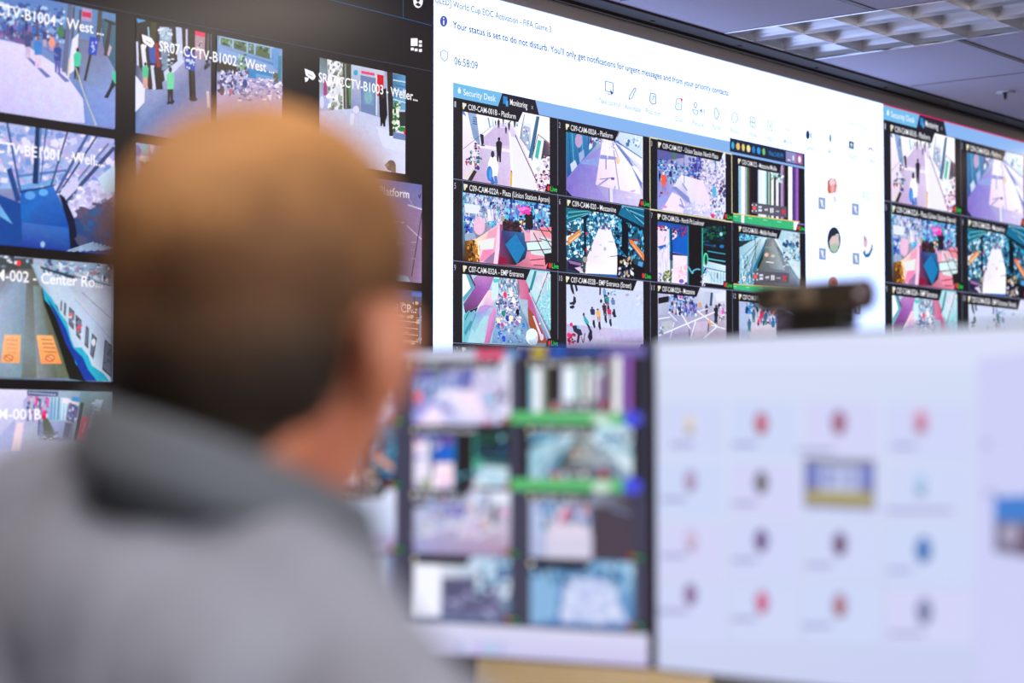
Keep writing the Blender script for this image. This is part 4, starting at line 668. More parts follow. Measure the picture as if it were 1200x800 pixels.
def tB1(p):
    p.fill((38, 33, 35))
    p.poly([(15, 280), (100, 470), (190, 430), (330, 260), (500, 300), (500, 900), (15, 900)], [(60, 60, 80), (150, 155, 200), (150, 155, 200), (165, 165, 205), (120, 120, 155), (165, 155, 195), (110, 140, 205)]); p.poly([(15, 390), (75, 470), (70, 560), (15, 620)], (225, 225, 250)); p.poly([(20, 35), (100, 45), (30, 65)], (70, 150, 205))
    for a, b, w_, c in (((60, 200), (75, 340), 26, (225, 225, 245)), ((25, 180), (30, 330), 12, (205, 205, 235)), ((95, 90), (100, 170), 9, (150, 190, 220)), ((130, 60), (120, 180), 34, (62, 60, 34)), ((145, 190), (160, 340), 22, (165, 30, 40)), ((335, 90), (335, 240), 12, (190, 190, 215)), ((120, 330), (135, 480), 22, (205, 205, 235)), ((75, 340), (110, 480), 26, (50, 36, 34)), ((150, 340), (165, 480), 44, (32, 24, 26)), ((285, 90), (295, 300), 36, (190, 200, 230)), ((185, 90), (200, 360), 40, (120, 140, 170))): p.line(a, b, w_, c)
    p.poly([(165, 88), (242, 95), (240, 250), (170, 230)], [(170, 190, 215), (190, 200, 225), (120, 140, 170), (150, 170, 200)]); p.specks(165, 90, 250, 330, 50, 15, 9, [(220, 225, 240), (100, 130, 160), (170, 200, 220), (60, 70, 90)]); p.poly([(240, 250), (270, 250), (260, 290), (235, 280)], (70, 60, 40)); p.poly([(190, 370), (300, 285), (320, 305), (200, 430)], (200, 205, 235)); p.line((60, 170), (140, 220), 20, (60, 60, 70))
    p.poly([(95, 210), (140, 218), (142, 320), (105, 312)], (50, 80, 165)); p.poly([(387, 105), (450, 125), (445, 290), (385, 280)], (170, 140, 155)); p.poly([(387, 105), (450, 125), (450, 155), (387, 140)], (225, 40, 95)); p.specks(395, 180, 440, 260, 14, 8, 12, [(120, 80, 100), (210, 190, 200)]); p.line((468, 130), (462, 330), 16, (80, 80, 85)); p.line((490, 130), (490, 300), 10, (120, 120, 130)); p.specks(445, 290, 480, 345, 7, 10, 16, [(30, 28, 34)])
    p.line((365, 350), (372, 540), 40, (52, 44, 34)); p.line((355, 350), (362, 540), 12, (28, 24, 28)); p.ell(375, 540, 26, 14, (50, 42, 42)); p.poly([(320, 235), (388, 250), (386, 365), (325, 352)], (50, 75, 175)); p.specks(335, 290, 378, 350, 12, 9, 9, [(200, 210, 240)]); p.poly([(485, 290), (520, 290), (512, 620), (485, 600)], (58, 50, 48))
    p.fig(232, 570, 230, (110, 210, 160), (52, 36, 50), (40, 34, 40), wd=.9); p.fig(75, 470, 160, (80, 190, 150), (220, 160, 150), (40, 30, 40), wd=1.1); p.poly([(210, 560), (255, 545), (258, 562), (212, 575)], (34, 28, 40)); p.line((465, 490), (470, 590), 16, (215, 190, 195))
def tB1b(p):
    p.fill([(110, 140, 170), (120, 160, 200), (190, 170, 200), (180, 180, 215)])
    p.poly([(85, 95), (650, 210), (650, 400), (60, 330)], [(110, 150, 190), (110, 160, 210), (70, 130, 190), (120, 140, 190)]); p.poly([(90, 200), (600, 380), (600, 430), (80, 260)], (130, 160, 215)); p.poly([(85, 110), (560, 210), (560, 320), (85, 170)], (80, 100, 70)); p.specks(90, 110, 560, 170, 60, 20, 18, [(50, 70, 40), (100, 130, 80), (130, 160, 180)], slope=.18)
    for x in (90, 215, 350, 420, 570): p.line((x, 100+x*.17), (x-2, 190+x*.2), 15, (150, 180, 215))
    p.line((85, 100), (650, 220), 16, (150, 185, 220)); p.line((85, 190), (600, 340), 20, (120, 150, 200)); p.poly([(600, 200), (650, 210), (640, 430), (590, 400)], (100, 150, 210)); p.poly([(60, 330), (250, 370), (250, 460), (60, 430)], (52, 46, 34)); p.poly([(345, 400), (585, 430), (580, 560), (350, 520)], (55, 130, 190)); p.poly([(430, 450), (580, 480), (575, 560), (430, 530)], (100, 155, 205)); p.poly([(640, 280), (672, 290), (668, 520), (630, 500)], (60, 130, 160)); p.poly([(590, 440), (640, 450), (640, 560), (590, 540)], (90, 100, 80))
    p.ell(285, 400, 24, 120, (110, 150, 130)); p.specks(265, 270, 340, 470, 34, 14, 22, [(60, 80, 40), (120, 160, 120), (170, 200, 190)]); p.poly([(60, 440), (600, 530), (680, 560), (680, 1000), (60, 1000)], (180, 165, 200)); p.specks(65, 430, 350, 640, 170, 17, 24, [(225, 225, 250), (60, 60, 110), (150, 160, 210), (190, 180, 225), (90, 80, 130)]); p.specks(270, 500, 670, 700, 130, 20, 15, [(235, 225, 240), (150, 150, 190), (205, 190, 215), (100, 110, 170)])
    p.ell(105, 610, 24, 46, (90, 75, 80)); p.ell(320, 545, 24, 40, (60, 70, 140)); p.ell(190, 620, 16, 30, (190, 100, 130))
def tC1(p):
    p.fill([(110, 120, 130), (170, 180, 210), (215, 218, 245), (190, 190, 220)])
    p.poly([(120, 40), (175, 45), (190, 380), (120, 380)], [(110, 130, 130), (90, 110, 110), (160, 170, 215), (190, 200, 235)]); p.poly([(150, 180), (172, 185), (172, 280), (150, 275)], (170, 60, 120)); p.poly([(120, 275), (185, 280), (190, 380), (120, 375)], (165, 175, 225)); p.ell(140, 320, 14, 40, (210, 215, 245))
    p.poly([(172, 45), (270, 65), (280, 400), (195, 440)], (215, 215, 225)); p.specks(175, 60, 275, 400, 120, 12, 20, [(245, 245, 250), (150, 160, 150), (225, 225, 235), (110, 120, 110)]); p.poly([(270, 65), (325, 80), (325, 370), (275, 360)], (70, 70, 60)); p.line((285, 80), (290, 360), 10, (130, 140, 130)); p.line((310, 200), (318, 340), 16, (90, 130, 80))
    p.poly([(322, 85), (530, 125), (525, 420), (320, 360)], [(190, 200, 220), (200, 205, 225), (150, 160, 205), (130, 140, 190)]); p.poly([(380, 150), (480, 170), (478, 410), (385, 385)], (110, 130, 175)); p.poly([(385, 122), (468, 138), (468, 155), (385, 140)], (225, 70, 120)); p.ell(350, 135, 14, 18, (60, 160, 205)); p.poly([(395, 200), (465, 215), (465, 340), (400, 330)], (110, 150, 190)); p.ell(430, 290, 24, 40, (130, 175, 190)); p.poly([(484, 145), (525, 152), (525, 290), (484, 280)], (205, 20, 40)); p.line((480, 150), (480, 400), 8, (215, 220, 235))
    p.poly([(120, 375), (330, 360), (520, 420), (665, 520), (665, 900), (120, 900)], [(195, 195, 230), (190, 195, 228), (190, 195, 225), (205, 210, 240), (225, 225, 250), (205, 190, 205)]); p.poly([(480, 470), (665, 540), (665, 640), (520, 600)], (215, 218, 245))
    p.ell(352, 365, 20, 24, (215, 215, 235)); p.line((330, 390), (325, 460), 26, (215, 215, 238)); p.poly([(495, 250), (540, 230), (548, 400), (525, 470), (500, 410)], (26, 22, 28)); p.fig(520, 468, 200, (24, 20, 26), (24, 20, 28), wd=1)
    p.poly([(545, 125), (582, 135), (585, 530), (560, 530)], (44, 38, 36)); p.poly([(583, 140), (665, 155), (665, 370), (583, 360)], [(60, 110, 150), (90, 150, 200), (110, 170, 215), (90, 150, 190)])
    for k in range(5): p.line((583, 180+k*30), (665, 195+k*32), 8, [(190, 215, 235), (60, 110, 160)][k % 2])
    p.ell(603, 400, 24, 90, (90, 130, 90)); p.specks(585, 320, 625, 500, 50, 11, 15, [(200, 220, 190), (50, 100, 50), (235, 240, 230), (30, 70, 40)]); p.poly([(625, 470), (665, 480), (665, 505), (620, 500)], (20, 130, 50)); p.poly([(583, 505), (665, 520), (665, 560), (583, 545)], (110, 130, 180)); p.ell(657, 505, 8, 16, (205, 30, 60)); p.poly([(620, 380), (665, 380), (665, 470), (625, 470)], (40, 50, 50))
    p.ell(570, 715, 30, 34, (110, 90, 85)); p.poly([(570, 720), (600, 720), (600, 770), (575, 770)], (120, 100, 95)); p.ell(545, 712, 14, 12, (150, 130, 120))
def tC2(p):
    p.fill([(110, 110, 170), (105, 105, 165), (175, 150, 190), (160, 130, 180)])
    p.poly([(0, 150), (245, 215), (245, 505), (0, 505)], [(150, 120, 170), (140, 115, 165), (165, 135, 180), (160, 130, 180)]); p.line((175, 145), (215, 210), 4, (150, 150, 190)); p.line((190, 200), (245, 218), 6, (200, 195, 225)); p.line((185, 280), (245, 335), 5, (205, 190, 220)); p.line((245, 230), (205, 480), 4, (80, 60, 90)); p.path([(232, 160), (236, 175), (240, 158)], 3, (40, 30, 60)); p.specks(120, 260, 220, 460, 14, 14, 3, [(190, 170, 205), (210, 195, 220)])
    p.poly([(130, 465), (190, 480), (200, 500), (100, 500)], (190, 215, 245)); p.ell(150, 350, 12, 8, (205, 195, 220))
def tC3(p):
    p.fill([(60, 90, 150), (70, 90, 140), (70, 60, 50), (60, 52, 44)])
    p.poly([(0, 560), (245, 580), (245, 800), (0, 800)], (92, 80, 70)); p.poly([(0, 600), (150, 620), (160, 800), (0, 800)], (110, 100, 90)); p.specks(150, 580, 245, 740, 70, 12, 7, [(170, 150, 120), (60, 50, 44), (120, 105, 90), (205, 190, 165), (40, 36, 36)]); p.line((215, 560), (220, 740), 5, (40, 34, 34)); p.line((238, 600), (238, 740), 6, (110, 150, 200))
    for k in range(4): p.line((150, 650+k*25), (230, 660+k*25), 4, (210, 200, 180))
    p.poly([(205, 540), (245, 545), (245, 560), (205, 556)], (80, 120, 200))
def tgen(c1, c2, c3):
    def d(p):
        p.fill([c1, c2, c3, c2]); p.poly([(.1, .45), (.9, .4), (1, 1), (0, 1)], c3); p.specks(0, 0, 1, .45, 90, .04, .06, PB); p.crowd(.1, .55, .9, .95, 9, .28, PB)
    return d
TH, TW, TP, TR0 = .0752*D, .1345*D, .0815*D, .1973*D
COLX = [.8372*D, .9897*D, 1.1379*D]           # right edge of each tile column
def tile(i, j, drawer, T, rect=None, cap=None, icon=None, seed=0, extra=None):
    b = TR0-j*TP
    full = (COLX[i]-TW, b, COLX[i], b+TH)
    rect = rect or full
    p = Pic(T or uvT(rect), rect, 70+i*5+j)
    drawer(p)
    if extra:
        ed, eT, er = extra; p.T = eT; p.rect = er; u0, v0, u1, v1 = er; p.clipq = [(u0, v0), (u1, v0), (u1, v1), (u0, v1)]; ed(p)
    o = p.build('camera_tile', M_FEED, Matrix.Translation((0, -.003, 0)), dl)
    if cap:
        c = Pic(wuv)
        for s, Lp, xr, h in cap: text(c, s, Lp, xr, h, CAM_W, .010)
        if icon: cam_icon(c, *icon)
        q = c.build('tile_title', M_LED, Matrix.Translation((0, -p.n*LAY-.0004, 0)), o)
    return o
tile(0, 0, tA1, crop(0, 0, 5.164), cap=[('SR07-CCTV-B1004 - West ...', (-54, 7.5), 120, 13)])
tile(0, 1, tA2, crop(0, 130, 4.444), cap=[('SR07-CCTV-BE1001 - Well...', (-54, 172), 118.5, 13)])
tile(0, 2, tA3, crop(0, 295, 5), cap=[('C03-CAM-002 - Center Ro...', (-62, 324), 118.5, 13)])
tile(0, 3, tA4, crop(0, 440, 8), cap=[('C03-CAM-001B', (-62, 490.5), 46.5, 12.5)])
bb = TR0; x158 = wuv(158, 80)[0]; x247 = wuv(246.5, 80)[0]; x254 = wuv(253, 80)[0]; x330 = wuv(329.5, 80)[0]
tile(1, 0, tB1, crop(155, 15, 5.333), rect=(x158, bb, x247, bb+TH), cap=[('SR07-CCTV-B1002 - West ...', (184.3, 60), 319.5, 12)], icon=(164, 40.5, 1.15), extra=(tB1b, crop(245, 30, 8), (x254, bb+.004*D, x330, bb+TH)))
tile(1, 1, tgen((160, 165, 215), (190, 190, 225), (120, 120, 150)), None)
tile(1, 2, tgen((90, 120, 170), (150, 160, 200), (130, 110, 120)), None)
tile(1, 3, tgen((110, 130, 160), (170, 170, 190), (140, 140, 160)), None)
x373 = wuv(373.5, 100)[0]; x474 = wuv(474, 100)[0]
tile(2, 0, tC1, crop(350, 60, 5.333), rect=(x373, bb, x474, bb+TH-.001), cap=[('SR07-CCTV-B1003 - Weller...', (372, 96), 488, 11)], icon=(355.5, 80.5, 1.0))
tile(2, 1, tC2, crop(420, 180, 3.333), cap=[('C09-CAM-001 - Platform', (368, 217), 478.5, 10)])
tile(2, 2, tC3, crop(420, 180, 3.333), cap=[('C03-CAM-003 - Tunnel CP...', (365, 358), 486.5, 10)])
tile(2, 3, tgen((120, 140, 180), (150, 160, 190), (110, 100, 110)), None)

# centre display -------------------------------------------------------------
dc = display('bright white video wall display in the middle with meeting window and sixteen camera grid', SEG[1]*D, SEG[2]*D)
panel('meeting_window', dc, SEG[1]*D, HBOT*YW, SEG[2]*D, HT, (206, 230, 296), M_LEDBIG, .002)
INK = (70, 72, 130)
def wall_part(name, fn):
    g = Pic(wuv); fn(g); return g.build(name, M_LED, Matrix.Translation((0, -.003, 0)), dc)
def outline(p, pts, w_, col): p.path(pts+[pts[0]], w_, col)
I2 = (62, 72, 104); I3 = (112, 122, 146); BK = (24, 44, 74)
wall_part('title_text', lambda g: text(g, 'ULED] World Cup EOC Activation - FIFA Game 3', (509, 3.0), 645, 7.4, (96, 84, 84), .006))
wall_part('notice_text', lambda g: text(g, "Your status is set to do not disturb. You'll only get notifications for urgent messages and from your priority contacts", (529.5, 32.8), 852.5, 8.0, (62, 52, 76), .012))
def ic(g): g.ell(519, 25, 4.3, 6.4, (72, 84, 170), 20); g.rect_(518.3, 24, 519.8, 29, (240, 240, 255)); g.ell(519, 21.6, .8, 1.1, (240, 240, 255), 8)
wall_part('info_icon', ic)
wall_part('shield_icon', lambda g: outline(g, [(515.3, 61), (519.6, 58.6), (524, 62.3), (523.6, 68.5), (519.8, 72), (516, 67.5)], .8, (100, 100, 134)))
wall_part('timer_text', lambda g: text(g, '06:58:09', (531.5, 75.4), 559, 8.8, (98, 92, 96), .006))
def i1(g): outline(g, [(708.6, 95), (717.6, 97.4), (717.8, 108.6), (708.8, 106.6)], .9, I2); g.line((711, 110.2), (714, 110.8), .9, I2); g.poly([(714.2, 104), (718.2, 110.6), (716.2, 110.4), (714.8, 112)], (60, 70, 120))
def i2(g): outline(g, [(742.6, 103), (744.6, 104.4), (739.4, 115.6), (736.4, 116.6), (737, 112.6)], .9, I2)
def i3(g): outline(g, [(761.4, 109), (767.2, 110.4), (767.6, 121.4), (763.6, 122.2), (760.6, 118.6)], 1, I2); g.path([(763, 117.6), (766, 113), (763.6, 112.6)], .8, I2)
def i4(g): outline(g, [(792.2, 116), (796.8, 115.4), (798.2, 121), (797.4, 128.6), (793, 129), (790.6, 126.4)], .8, I2); g.ell(798, 116.9, 1.2, 1.9, (225, 40, 70), 8); g.line((792.6, 121), (795.6, 121.8), .7, I2); g.line((792.6, 124), (794.6, 124.6), .7, I2)
def i5(g): outline(g, [(812.6, 121), (814.6, 120), (816, 123), (814.6, 126.6), (812.8, 125)], .8, I2); outline(g, [(810.6, 128.4), (817.4, 129.8), (816.4, 134.2), (813, 134.2)], .8, I2)
def i6(g): outline(g, [(836.4, 128), (838.6, 126.4), (840.4, 131), (842.2, 134), (839.4, 139.8), (836.8, 137.6)], .9, (110, 134, 185))
def i7(g): outline(g, [(860+3.7*math.cos(t*.524), 138+6.4*math.sin(t*.524)) for t in range(12)], .7, I3); g.ell(858.7, 136, .5, .8, I2, 6); g.ell(861.4, 136.6, .5, .8, I2, 6)
def i8(g): outline(g, [(878.4, 136.6), (884.2, 138.2), (884.2, 149.6), (878.4, 148)], .7, I3); g.line((881.3, 137.4), (881.3, 148.6), .6, I3); g.line((878.4, 142.6), (884.2, 144), .9, I3)
def i9(g): outline(g, [(898.8, 141.4), (903.8, 142.8), (904, 153.6), (899, 152.4)], .7, (150, 158, 190)); g.ell(901.5, 147.6, .9, 1.3, (120, 130, 170), 6)
def i10(g):
    for k in range(3): g.ell(919.6+k*2, 151.4+k*.5, .6, .9, (150, 155, 185), 6)
def i11(g): g.ell(945.8, 158, 2.2, 5.2, BK, 12); g.line((949.6, 155.2), (949.6, 161.4), 1, (50, 90, 120))
def i12(g): g.line((972.2, 158.2), (972.2, 166), 1.9, (30, 90, 115))
def i13(g): g.poly([(994, 165), (999.8, 166.4), (999.8, 175), (994, 173.6)], (20, 60, 92)); g.path([(996.9, 173), (996.9, 168)], .9, (230, 240, 250)); g.path([(995.4, 170), (996.9, 167.8), (998.4, 170.8)], .8, (230, 240, 250))
def i14(g): g.path([(1017, 176.4), (1018, 173.6), (1020.2, 173.6), (1022.2, 177.2)], 1.4, (180, 70, 84))
for fn in (i1, i2, i3, i4, i5, i6, i7, i8, i9, i10, i11, i12, i13, i14): wall_part('toolbar_icon', fn)
wall_part('people_count', lambda g: text(g, '41', (819, 132.2), 824.6, 5.4, (90, 92, 112), .006))
for s_, x0, y0, x1 in (('Take control', 700.5, 120.3, 726), ('Annotate', 731, 127.5, 750), ('Pop out', 756, 132.5, 773), ('Chat', 790, 141.5, 800), ('People', 810.5, 146.5, 824), ('Raise', 834, 150.6, 844), ('React', 855, 155, 866), ('View', 877, 159.5, 886), ('Apps', 898, 164, 906), ('More', 917.5, 168, 927), ('Camera', 943, 175, 954), ('Mic', 970, 180, 975), ('Share', 994, 185, 1003), ('Leave', 1016, 190, 1025)):
    wall_part('toolbar_label', lambda g: text(g, s_, (x0, y0), x1, 5.8, (150, 148, 156) if x0 < 775 else (176, 174, 184), .006))
wall_part('settings_label', lambda g: text(g, 'Change settings', (988, 144.5), 1014.5, 5, (200, 198, 206), .004))
def avatar(fn):
    g = Pic(wuv); fn(g); g.build('avatar', M_LED, Matrix.Translation((0, -.003, 0)), dc)
def av1(g): g.ell(975.5, 222, 7, 14, (238, 232, 244), 20); g.poly([(969, 212), (973, 208.5), (978, 210), (979.6, 218), (978, 226), (971, 229), (968.6, 222)], (196, 110, 80)); g.ell(974.6, 214, 3.3, 5, (236, 205, 215)); g.ell(975, 221, 2.6, 5, (232, 165, 175)); g.poly([(969, 227), (980, 225), (981, 236), (972, 236)], (246, 244, 250)); g.line((977, 230), (978, 237), 1.4, (175, 195, 205))
def av2(g): g.ell(976.5, 281.5, 7.8, 15.5, (36, 44, 60), 22); g.poly([(971, 283), (974, 277), (979, 275.5), (982, 278), (983, 286), (980, 292), (972, 292)], (205, 195, 195)); g.poly([(972.5, 287), (980, 285), (982, 292), (977, 296.5), (972, 293)], (165, 190, 170)); g.ell(976, 281.6, 2.5, 3.2, (225, 190, 185)); g.path([(978.6, 275), (981.4, 274.4), (981.2, 279)], 1.2, (220, 220, 225))
def av3(g): g.ell(1016, 288, 6.4, 14, (243, 243, 250), 20); g.poly([(1010, 296), (1013, 293), (1017, 297), (1019.5, 292), (1021.6, 285), (1022, 292), (1018, 301), (1013.6, 302)], (45, 105, 165)); g.ell(1013.4, 284, 2.2, 6, (220, 180, 205)); g.line((1011.6, 276), (1013.6, 282), 1.4, (130, 110, 160)); g.poly([(1012.6, 292), (1016, 291), (1016, 297), (1013.6, 298)], (235, 238, 250))
def av4(g): g.ell(975.4, 333, 5.6, 8.6, (205, 130, 130), 18); g.ell(976, 331, 2.2, 3, (170, 90, 95)); g.poly([(971, 338), (980, 338), (979, 344), (972, 344)], (150, 120, 130))
for fn in (av1, av2, av3, av4): avatar(fn)
def av5(g): text(g, 'R2', (1010.2, 233.5), 1018, 9, (176, 206, 222))
avatar(av5)
for bx, by in ((962.4, 238.3), (1001.6, 245.4), (963, 297.6), (1002.4, 303.2), (963.4, 352), (1003.2, 361)):
    g = Pic(wuv); g.poly([(bx-4.1, by-7.4), (bx+4, by-6.4), (bx+4, by+7.4), (bx-4.1, by+6.2)], (140, 156, 200)); g.ell(bx, by-1.4, 1.3, 3, (235, 240, 252), 10); g.path([(bx-2, by-4.4), (bx+2.2, by+4.6)], .9, (235, 240, 252)); g.line((bx, by+1), (bx, by+4), .8, (235, 240, 252)); g.build('muted_badge', M_LED, Matrix.Translation((0, -.003, 0)), dc)
MC = Matrix.Translation((S0, -.003, R1))
security_window(dc, MC, 1, M_LED)
feeds = [make_feed(n, MC, 1, M_LED, dc) for n in range(16)]

# right display: the same monitoring window filling the whole screen -------------
dr = display('video wall display at far right filled edge to edge by enlarged camera grid', SEG[2]*D, SEG[3]*D)
KR = (SEG[3]-SEG[2])*D/(4*CP); RW = (.3485-.0153)*D
panel('screen_background', dr, SEG[2]*D+.001, HBOT*YW, SEG[3]*D, HT, (20, 17, 20), M_LED, .002)
g = Pic(lambda a, b: (a, b)); g.raw([(SEG[2]*D, .3482*D), (SEG[3]*D, .3482*D), (SEG[3]*D, .3494*D), (SEG[2]*D, .3494*D)], [lin((215, 30, 100))]*4); g.build('accent_line', M_LED, Matrix.Translation((0, -.004, 0)), dr)
MR = Matrix.Translation((SEG[2]*D, -.003, RW))
security_window(dr, MR, KR, M_LED)
for n in range(16): make_feed(n, MR, KR, M_LED, dr, feeds[n])

# ------------------------------------------------------------------ desk with its two monitors
def monitor(label, P0, U, px0, w_, zt, zb, ml):
    """P0: top-left point of the front, U: direction to the right"""
    s = Surf(P0, U); s.w = w_; s.h = zt-zb
    t = thing('desk_monitor', label, 'monitor', s.matrix(0, zb-zt))
    t['_'] = 0; del t['_']
    h = s.h
    bm = bmesh.new(); box(bm, (w_/2, .016, h/2), (w_, .030, h), bev=.004); mesh_obj('housing', bm, m_bezel, t, True)
    bm = bmesh.new(); box(bm, (w_/2, .045, h*.45), (w_*.4, .035, h*.45), bev=.01); mesh_obj('rear_cover', bm, m_bezel, t, True)
    bm = bmesh.new(); z0 = DESKZ-(HC+0)-(P0[2]-HC)+h
    box(bm, (w_/2, .085, (z0+h*.6)/2+.005), (.05, .03, h*.6-z0-.01), bev=.006); box(bm, (w_/2, .068, h*.5), (.06, .04, .08), bev=.005); mesh_obj('stand', bm, m_bezel, t, True)
    bm = bmesh.new(); box(bm, (w_/2, .06, z0+.008), (.26, .2, .012), bev=.005); mesh_obj('stand_base', bm, m_bezel, t, True)
    return t, s
DESKZ = 1.10
# left monitor: its right edge at the shared seam, its left end further away
A1 = math.radians(31); A2 = math.radians(46)
U1 = (rt*math.cos(A1)-fh*math.sin(A1)); U2 = (rt*math.cos(A2)-fh*math.sin(A2))
def onv(px, py, b): d = ray(px, py); return CAMP+d*(b/d.dot(fh))
PR = onv(763, 401, 2.17); W1 = .615; ZT1 = PR.z; ZB1 = onv(763, 785.5, 2.17).z
t1, s1 = monitor('black framed desk monitor behind the person showing a blurred camera grid', PR-U1*W1, U1, 0, W1, ZT1, ZB1, None)
PL = onv(766, 396, 2.16); ZT2 = PL.z; ZB2 = onv(766, 786.5, 2.16).z; W2 = .615
t2, s2 = monitor('desk monitor on the right with a pale lavender video meeting window', PL, U2, 0, W2, ZT2, ZB2, None)
def on(s, T=None): return lambda px, py: (lambda q: (q[0], q[1]+s.h))(s.uv(px, py))
u1 = on(s1); u2 = on(s2)
# pictures: left monitor
bz = .004
panel('screen', t1, bz, bz, W1-bz, s1.h-bz, (24, 22, 32), M_LCD, .0005)
p = Pic(u1, (bz, bz, W1-bz, s1.h-bz)); x0, y0 = u1(617, 415); 
bar = u1(700, 740)[1]
p.raw([(bz, bz), (W1-bz, bz), (W1-bz, bar), (bz, bar)], [lin(c) for c in ((205, 205, 245), (205, 200, 245), (222, 222, 250), (215, 220, 248))])
for xx in (562, 575, 588, 540): p.rect_(xx-5, 752, xx+4, 768, [(190, 195, 240), (165, 160, 235), (200, 190, 245), (170, 205, 235)][xx % 4])
p.build('task_bar', M_LCDBIG, Matrix.Translation((0, -.001, 0)), t1); p = Pic(u1, (bz, bz, W1-bz, s1.h-bz))
p.rect_(300, 400, 558, 421, (218, 222, 248)); p.rect_(558, 400, 592, 421, (236, 100, 140)); p.rect_(592, 400, 606, 421, (130, 170, 225)); p.rect_(606, 404, 760, 416, (52, 60, 130)); p.ell(632, 411, 9, 8, (215, 190, 60)); p.rect_(646, 403, 664, 417, (25, 100, 215)); p.rect_(676, 405, 706, 415, (50, 90, 170)); p.rect_(712, 403, 757, 417, (120, 110, 190))
p.build('window_tabs', M_LCDBIG, Matrix.Translation((0, -.001, 0)), t1)
# grid of the monitor: column pitch and row pitch measured on the screen
cx4, cx3 = u1(611, 500)[0], u1(476, 500)[0]; KU = (cx4-cx3)/CP; ry1 = u1(700, 497)[1]; ry2 = u1(700, 576.5)[1]; KV = (ry1-ry2)/RP
MM = Matrix.Translation((cx4-3*CP*KU, -.0022, ry1+RP*KV)) @ Matrix.Diagonal((KU, 1, KV, 1))
for n in range(16):
    if n % 4 == 0: continue
    f_ = make_feed(n, MM, 1, M_LCD, t1, feeds[n])
g = Pic(u1)
for (yy, xa, xb) in ((491, 606, 742), (569, 606, 742)):
    ya = yy-8; g.poly([(xa, ya-1), (xb, ya+1), (xb, ya+15), (xa, ya+13)], (78, 190, 92)); g.ell(712, yy+1, 12, 7, (200, 232, 205)); g.ell(748, yy, 11, 10, (40, 52, 225))
g.build('timeline_bars', M_LCD, Matrix.Translation((0, -.014, 0)), t1)
# right monitor
panel('screen', t2, bz, bz, W2-bz, s2.h-bz, [(206, 214, 247), (198, 206, 246), (214, 225, 250), (218, 228, 251)], M_LCDBIG, .0005)
p = Pic(u2, (bz, bz, W2-bz, s2.h-bz)); 
p.rect_(760, 380, 1500, 432, (220, 228, 250)); p.rect_(860, 386, 1080, 396, (226, 232, 252))
for i, (xa, xb) in enumerate(((772, 850), (858, 936), (944, 1030), (1040, 1140))):
    for j in range(4):
        sl = .04; ya = 470+j*72+[0, 0, 0, 4][i]; c = [(209, 218, 249), (206, 219, 250), (213, 215, 249), (208, 216, 249)][(i+j) % 4]
        p.poly([(xa, ya), (xb, ya+2), (xb, ya+66), (xa, ya+62)], c)
p.poly([(1146, 420), (1500, 380), (1500, 1000), (1146, 830)], (206, 210, 248))
p.build('meeting_tiles', M_LCD, Matrix.Translation((0, -.001, 0)), t2)
AV = [(895, 496, (214, 92, 84), (150, 110, 150)), (986, 495, (190, 96, 96), (80, 90, 150)), (1082, 494, (205, 120, 150), (225, 190, 220)), (812, 563, (190, 165, 190), (150, 140, 190)), (895, 565, (120, 110, 70), (70, 90, 150)), (895, 633, (120, 80, 130), (90, 90, 150)), (987, 637, (110, 60, 70), (110, 110, 170)), (1085, 644, (30, 125, 205), (30, 80, 140)), (813, 633, (215, 190, 215), (190, 180, 220)), (812, 696, (150, 110, 150), (120, 110, 170)), (896, 705, (230, 80, 100), (150, 140, 190)), (987, 709, (190, 110, 90), (130, 130, 180)), (1086, 716, (130, 140, 170), (90, 100, 150)), (811, 497, (225, 215, 190), (212, 212, 240)), (1082, 568, (170, 205, 240), (190, 215, 245))]
for x, y, c, d_ in AV:
    g = Pic(u2); k = 1+(x-900)*.0006; g.ell(x, y, 8.5*k, 14*k, d_, 18); g.ell(x, y-2, 6*k, 9*k, c, 14); g.ell(x, y+8, 6.5*k, 5*k, tuple(int(v*.8) for v in c), 12); o = g.build('avatar', M_LCD, Matrix.Translation((0, -.004, 0)), t2)
GL = (164, 166, 205)
for x, y, l in ((796, 521, 22), (868, 521, 24), (948, 528, 36), (1055, 523, 24), (785, 585, 24), (868, 590, 24), (1060, 598, 66), (785, 651, 24), (868, 656, 24), (955, 662, 26), (1050, 668, 24), (782, 716, 30), (868, 725, 24), (952, 733, 28), (1055, 742, 34), (1156, 520, 8), (1160, 578, 14)): g = Pic(u2); g.rect_(x-l*.3, y-3, x+l*.9, y+2.5, GL); g.build('name_label', M_LCD, Matrix.Translation((0, -.004, 0)), t2)
g = Pic(u2); g.poly([(945, 536), (1028, 538), (1028, 598), (945, 594)], (118, 116, 150)); g.poly([(948, 544), (1026, 546), (1026, 570), (948, 568)], (108, 122, 195)); g.poly([(964, 546), (1010, 547), (1010, 580), (964, 578)], (190, 200, 232)); g.poly([(948, 574), (1026, 577), (1026, 594), (948, 590)], (168, 158, 84)); g.rect_(952, 538, 1020, 543, (140, 140, 140)); g.ell(975, 560, 6, 9, (120, 130, 200)); g.ell(998, 561, 6, 9, (140, 150, 205)); g.build('shared_video', M_LCD, Matrix.Translation((0, -.004, 0)), t2)
g = Pic(u2, (bz, bz, W2-bz, s2.h-bz)); g.poly([(1168, 582), (1290, 578), (1290, 668), (1168, 646)], (105, 98, 120)); g.poly([(1168, 582), (1290, 578), (1290, 612), (1168, 610)], (25, 120, 205)); g.ell(1188, 626, 12, 12, (170, 165, 190)); g.ell(1205, 632, 10, 14, (90, 60, 70)); g.ell(1230, 632, 16, 18, (60, 60, 80)); g.build('chat_picture', M_LCD, Matrix.Translation((0, -.004, 0)), t2)

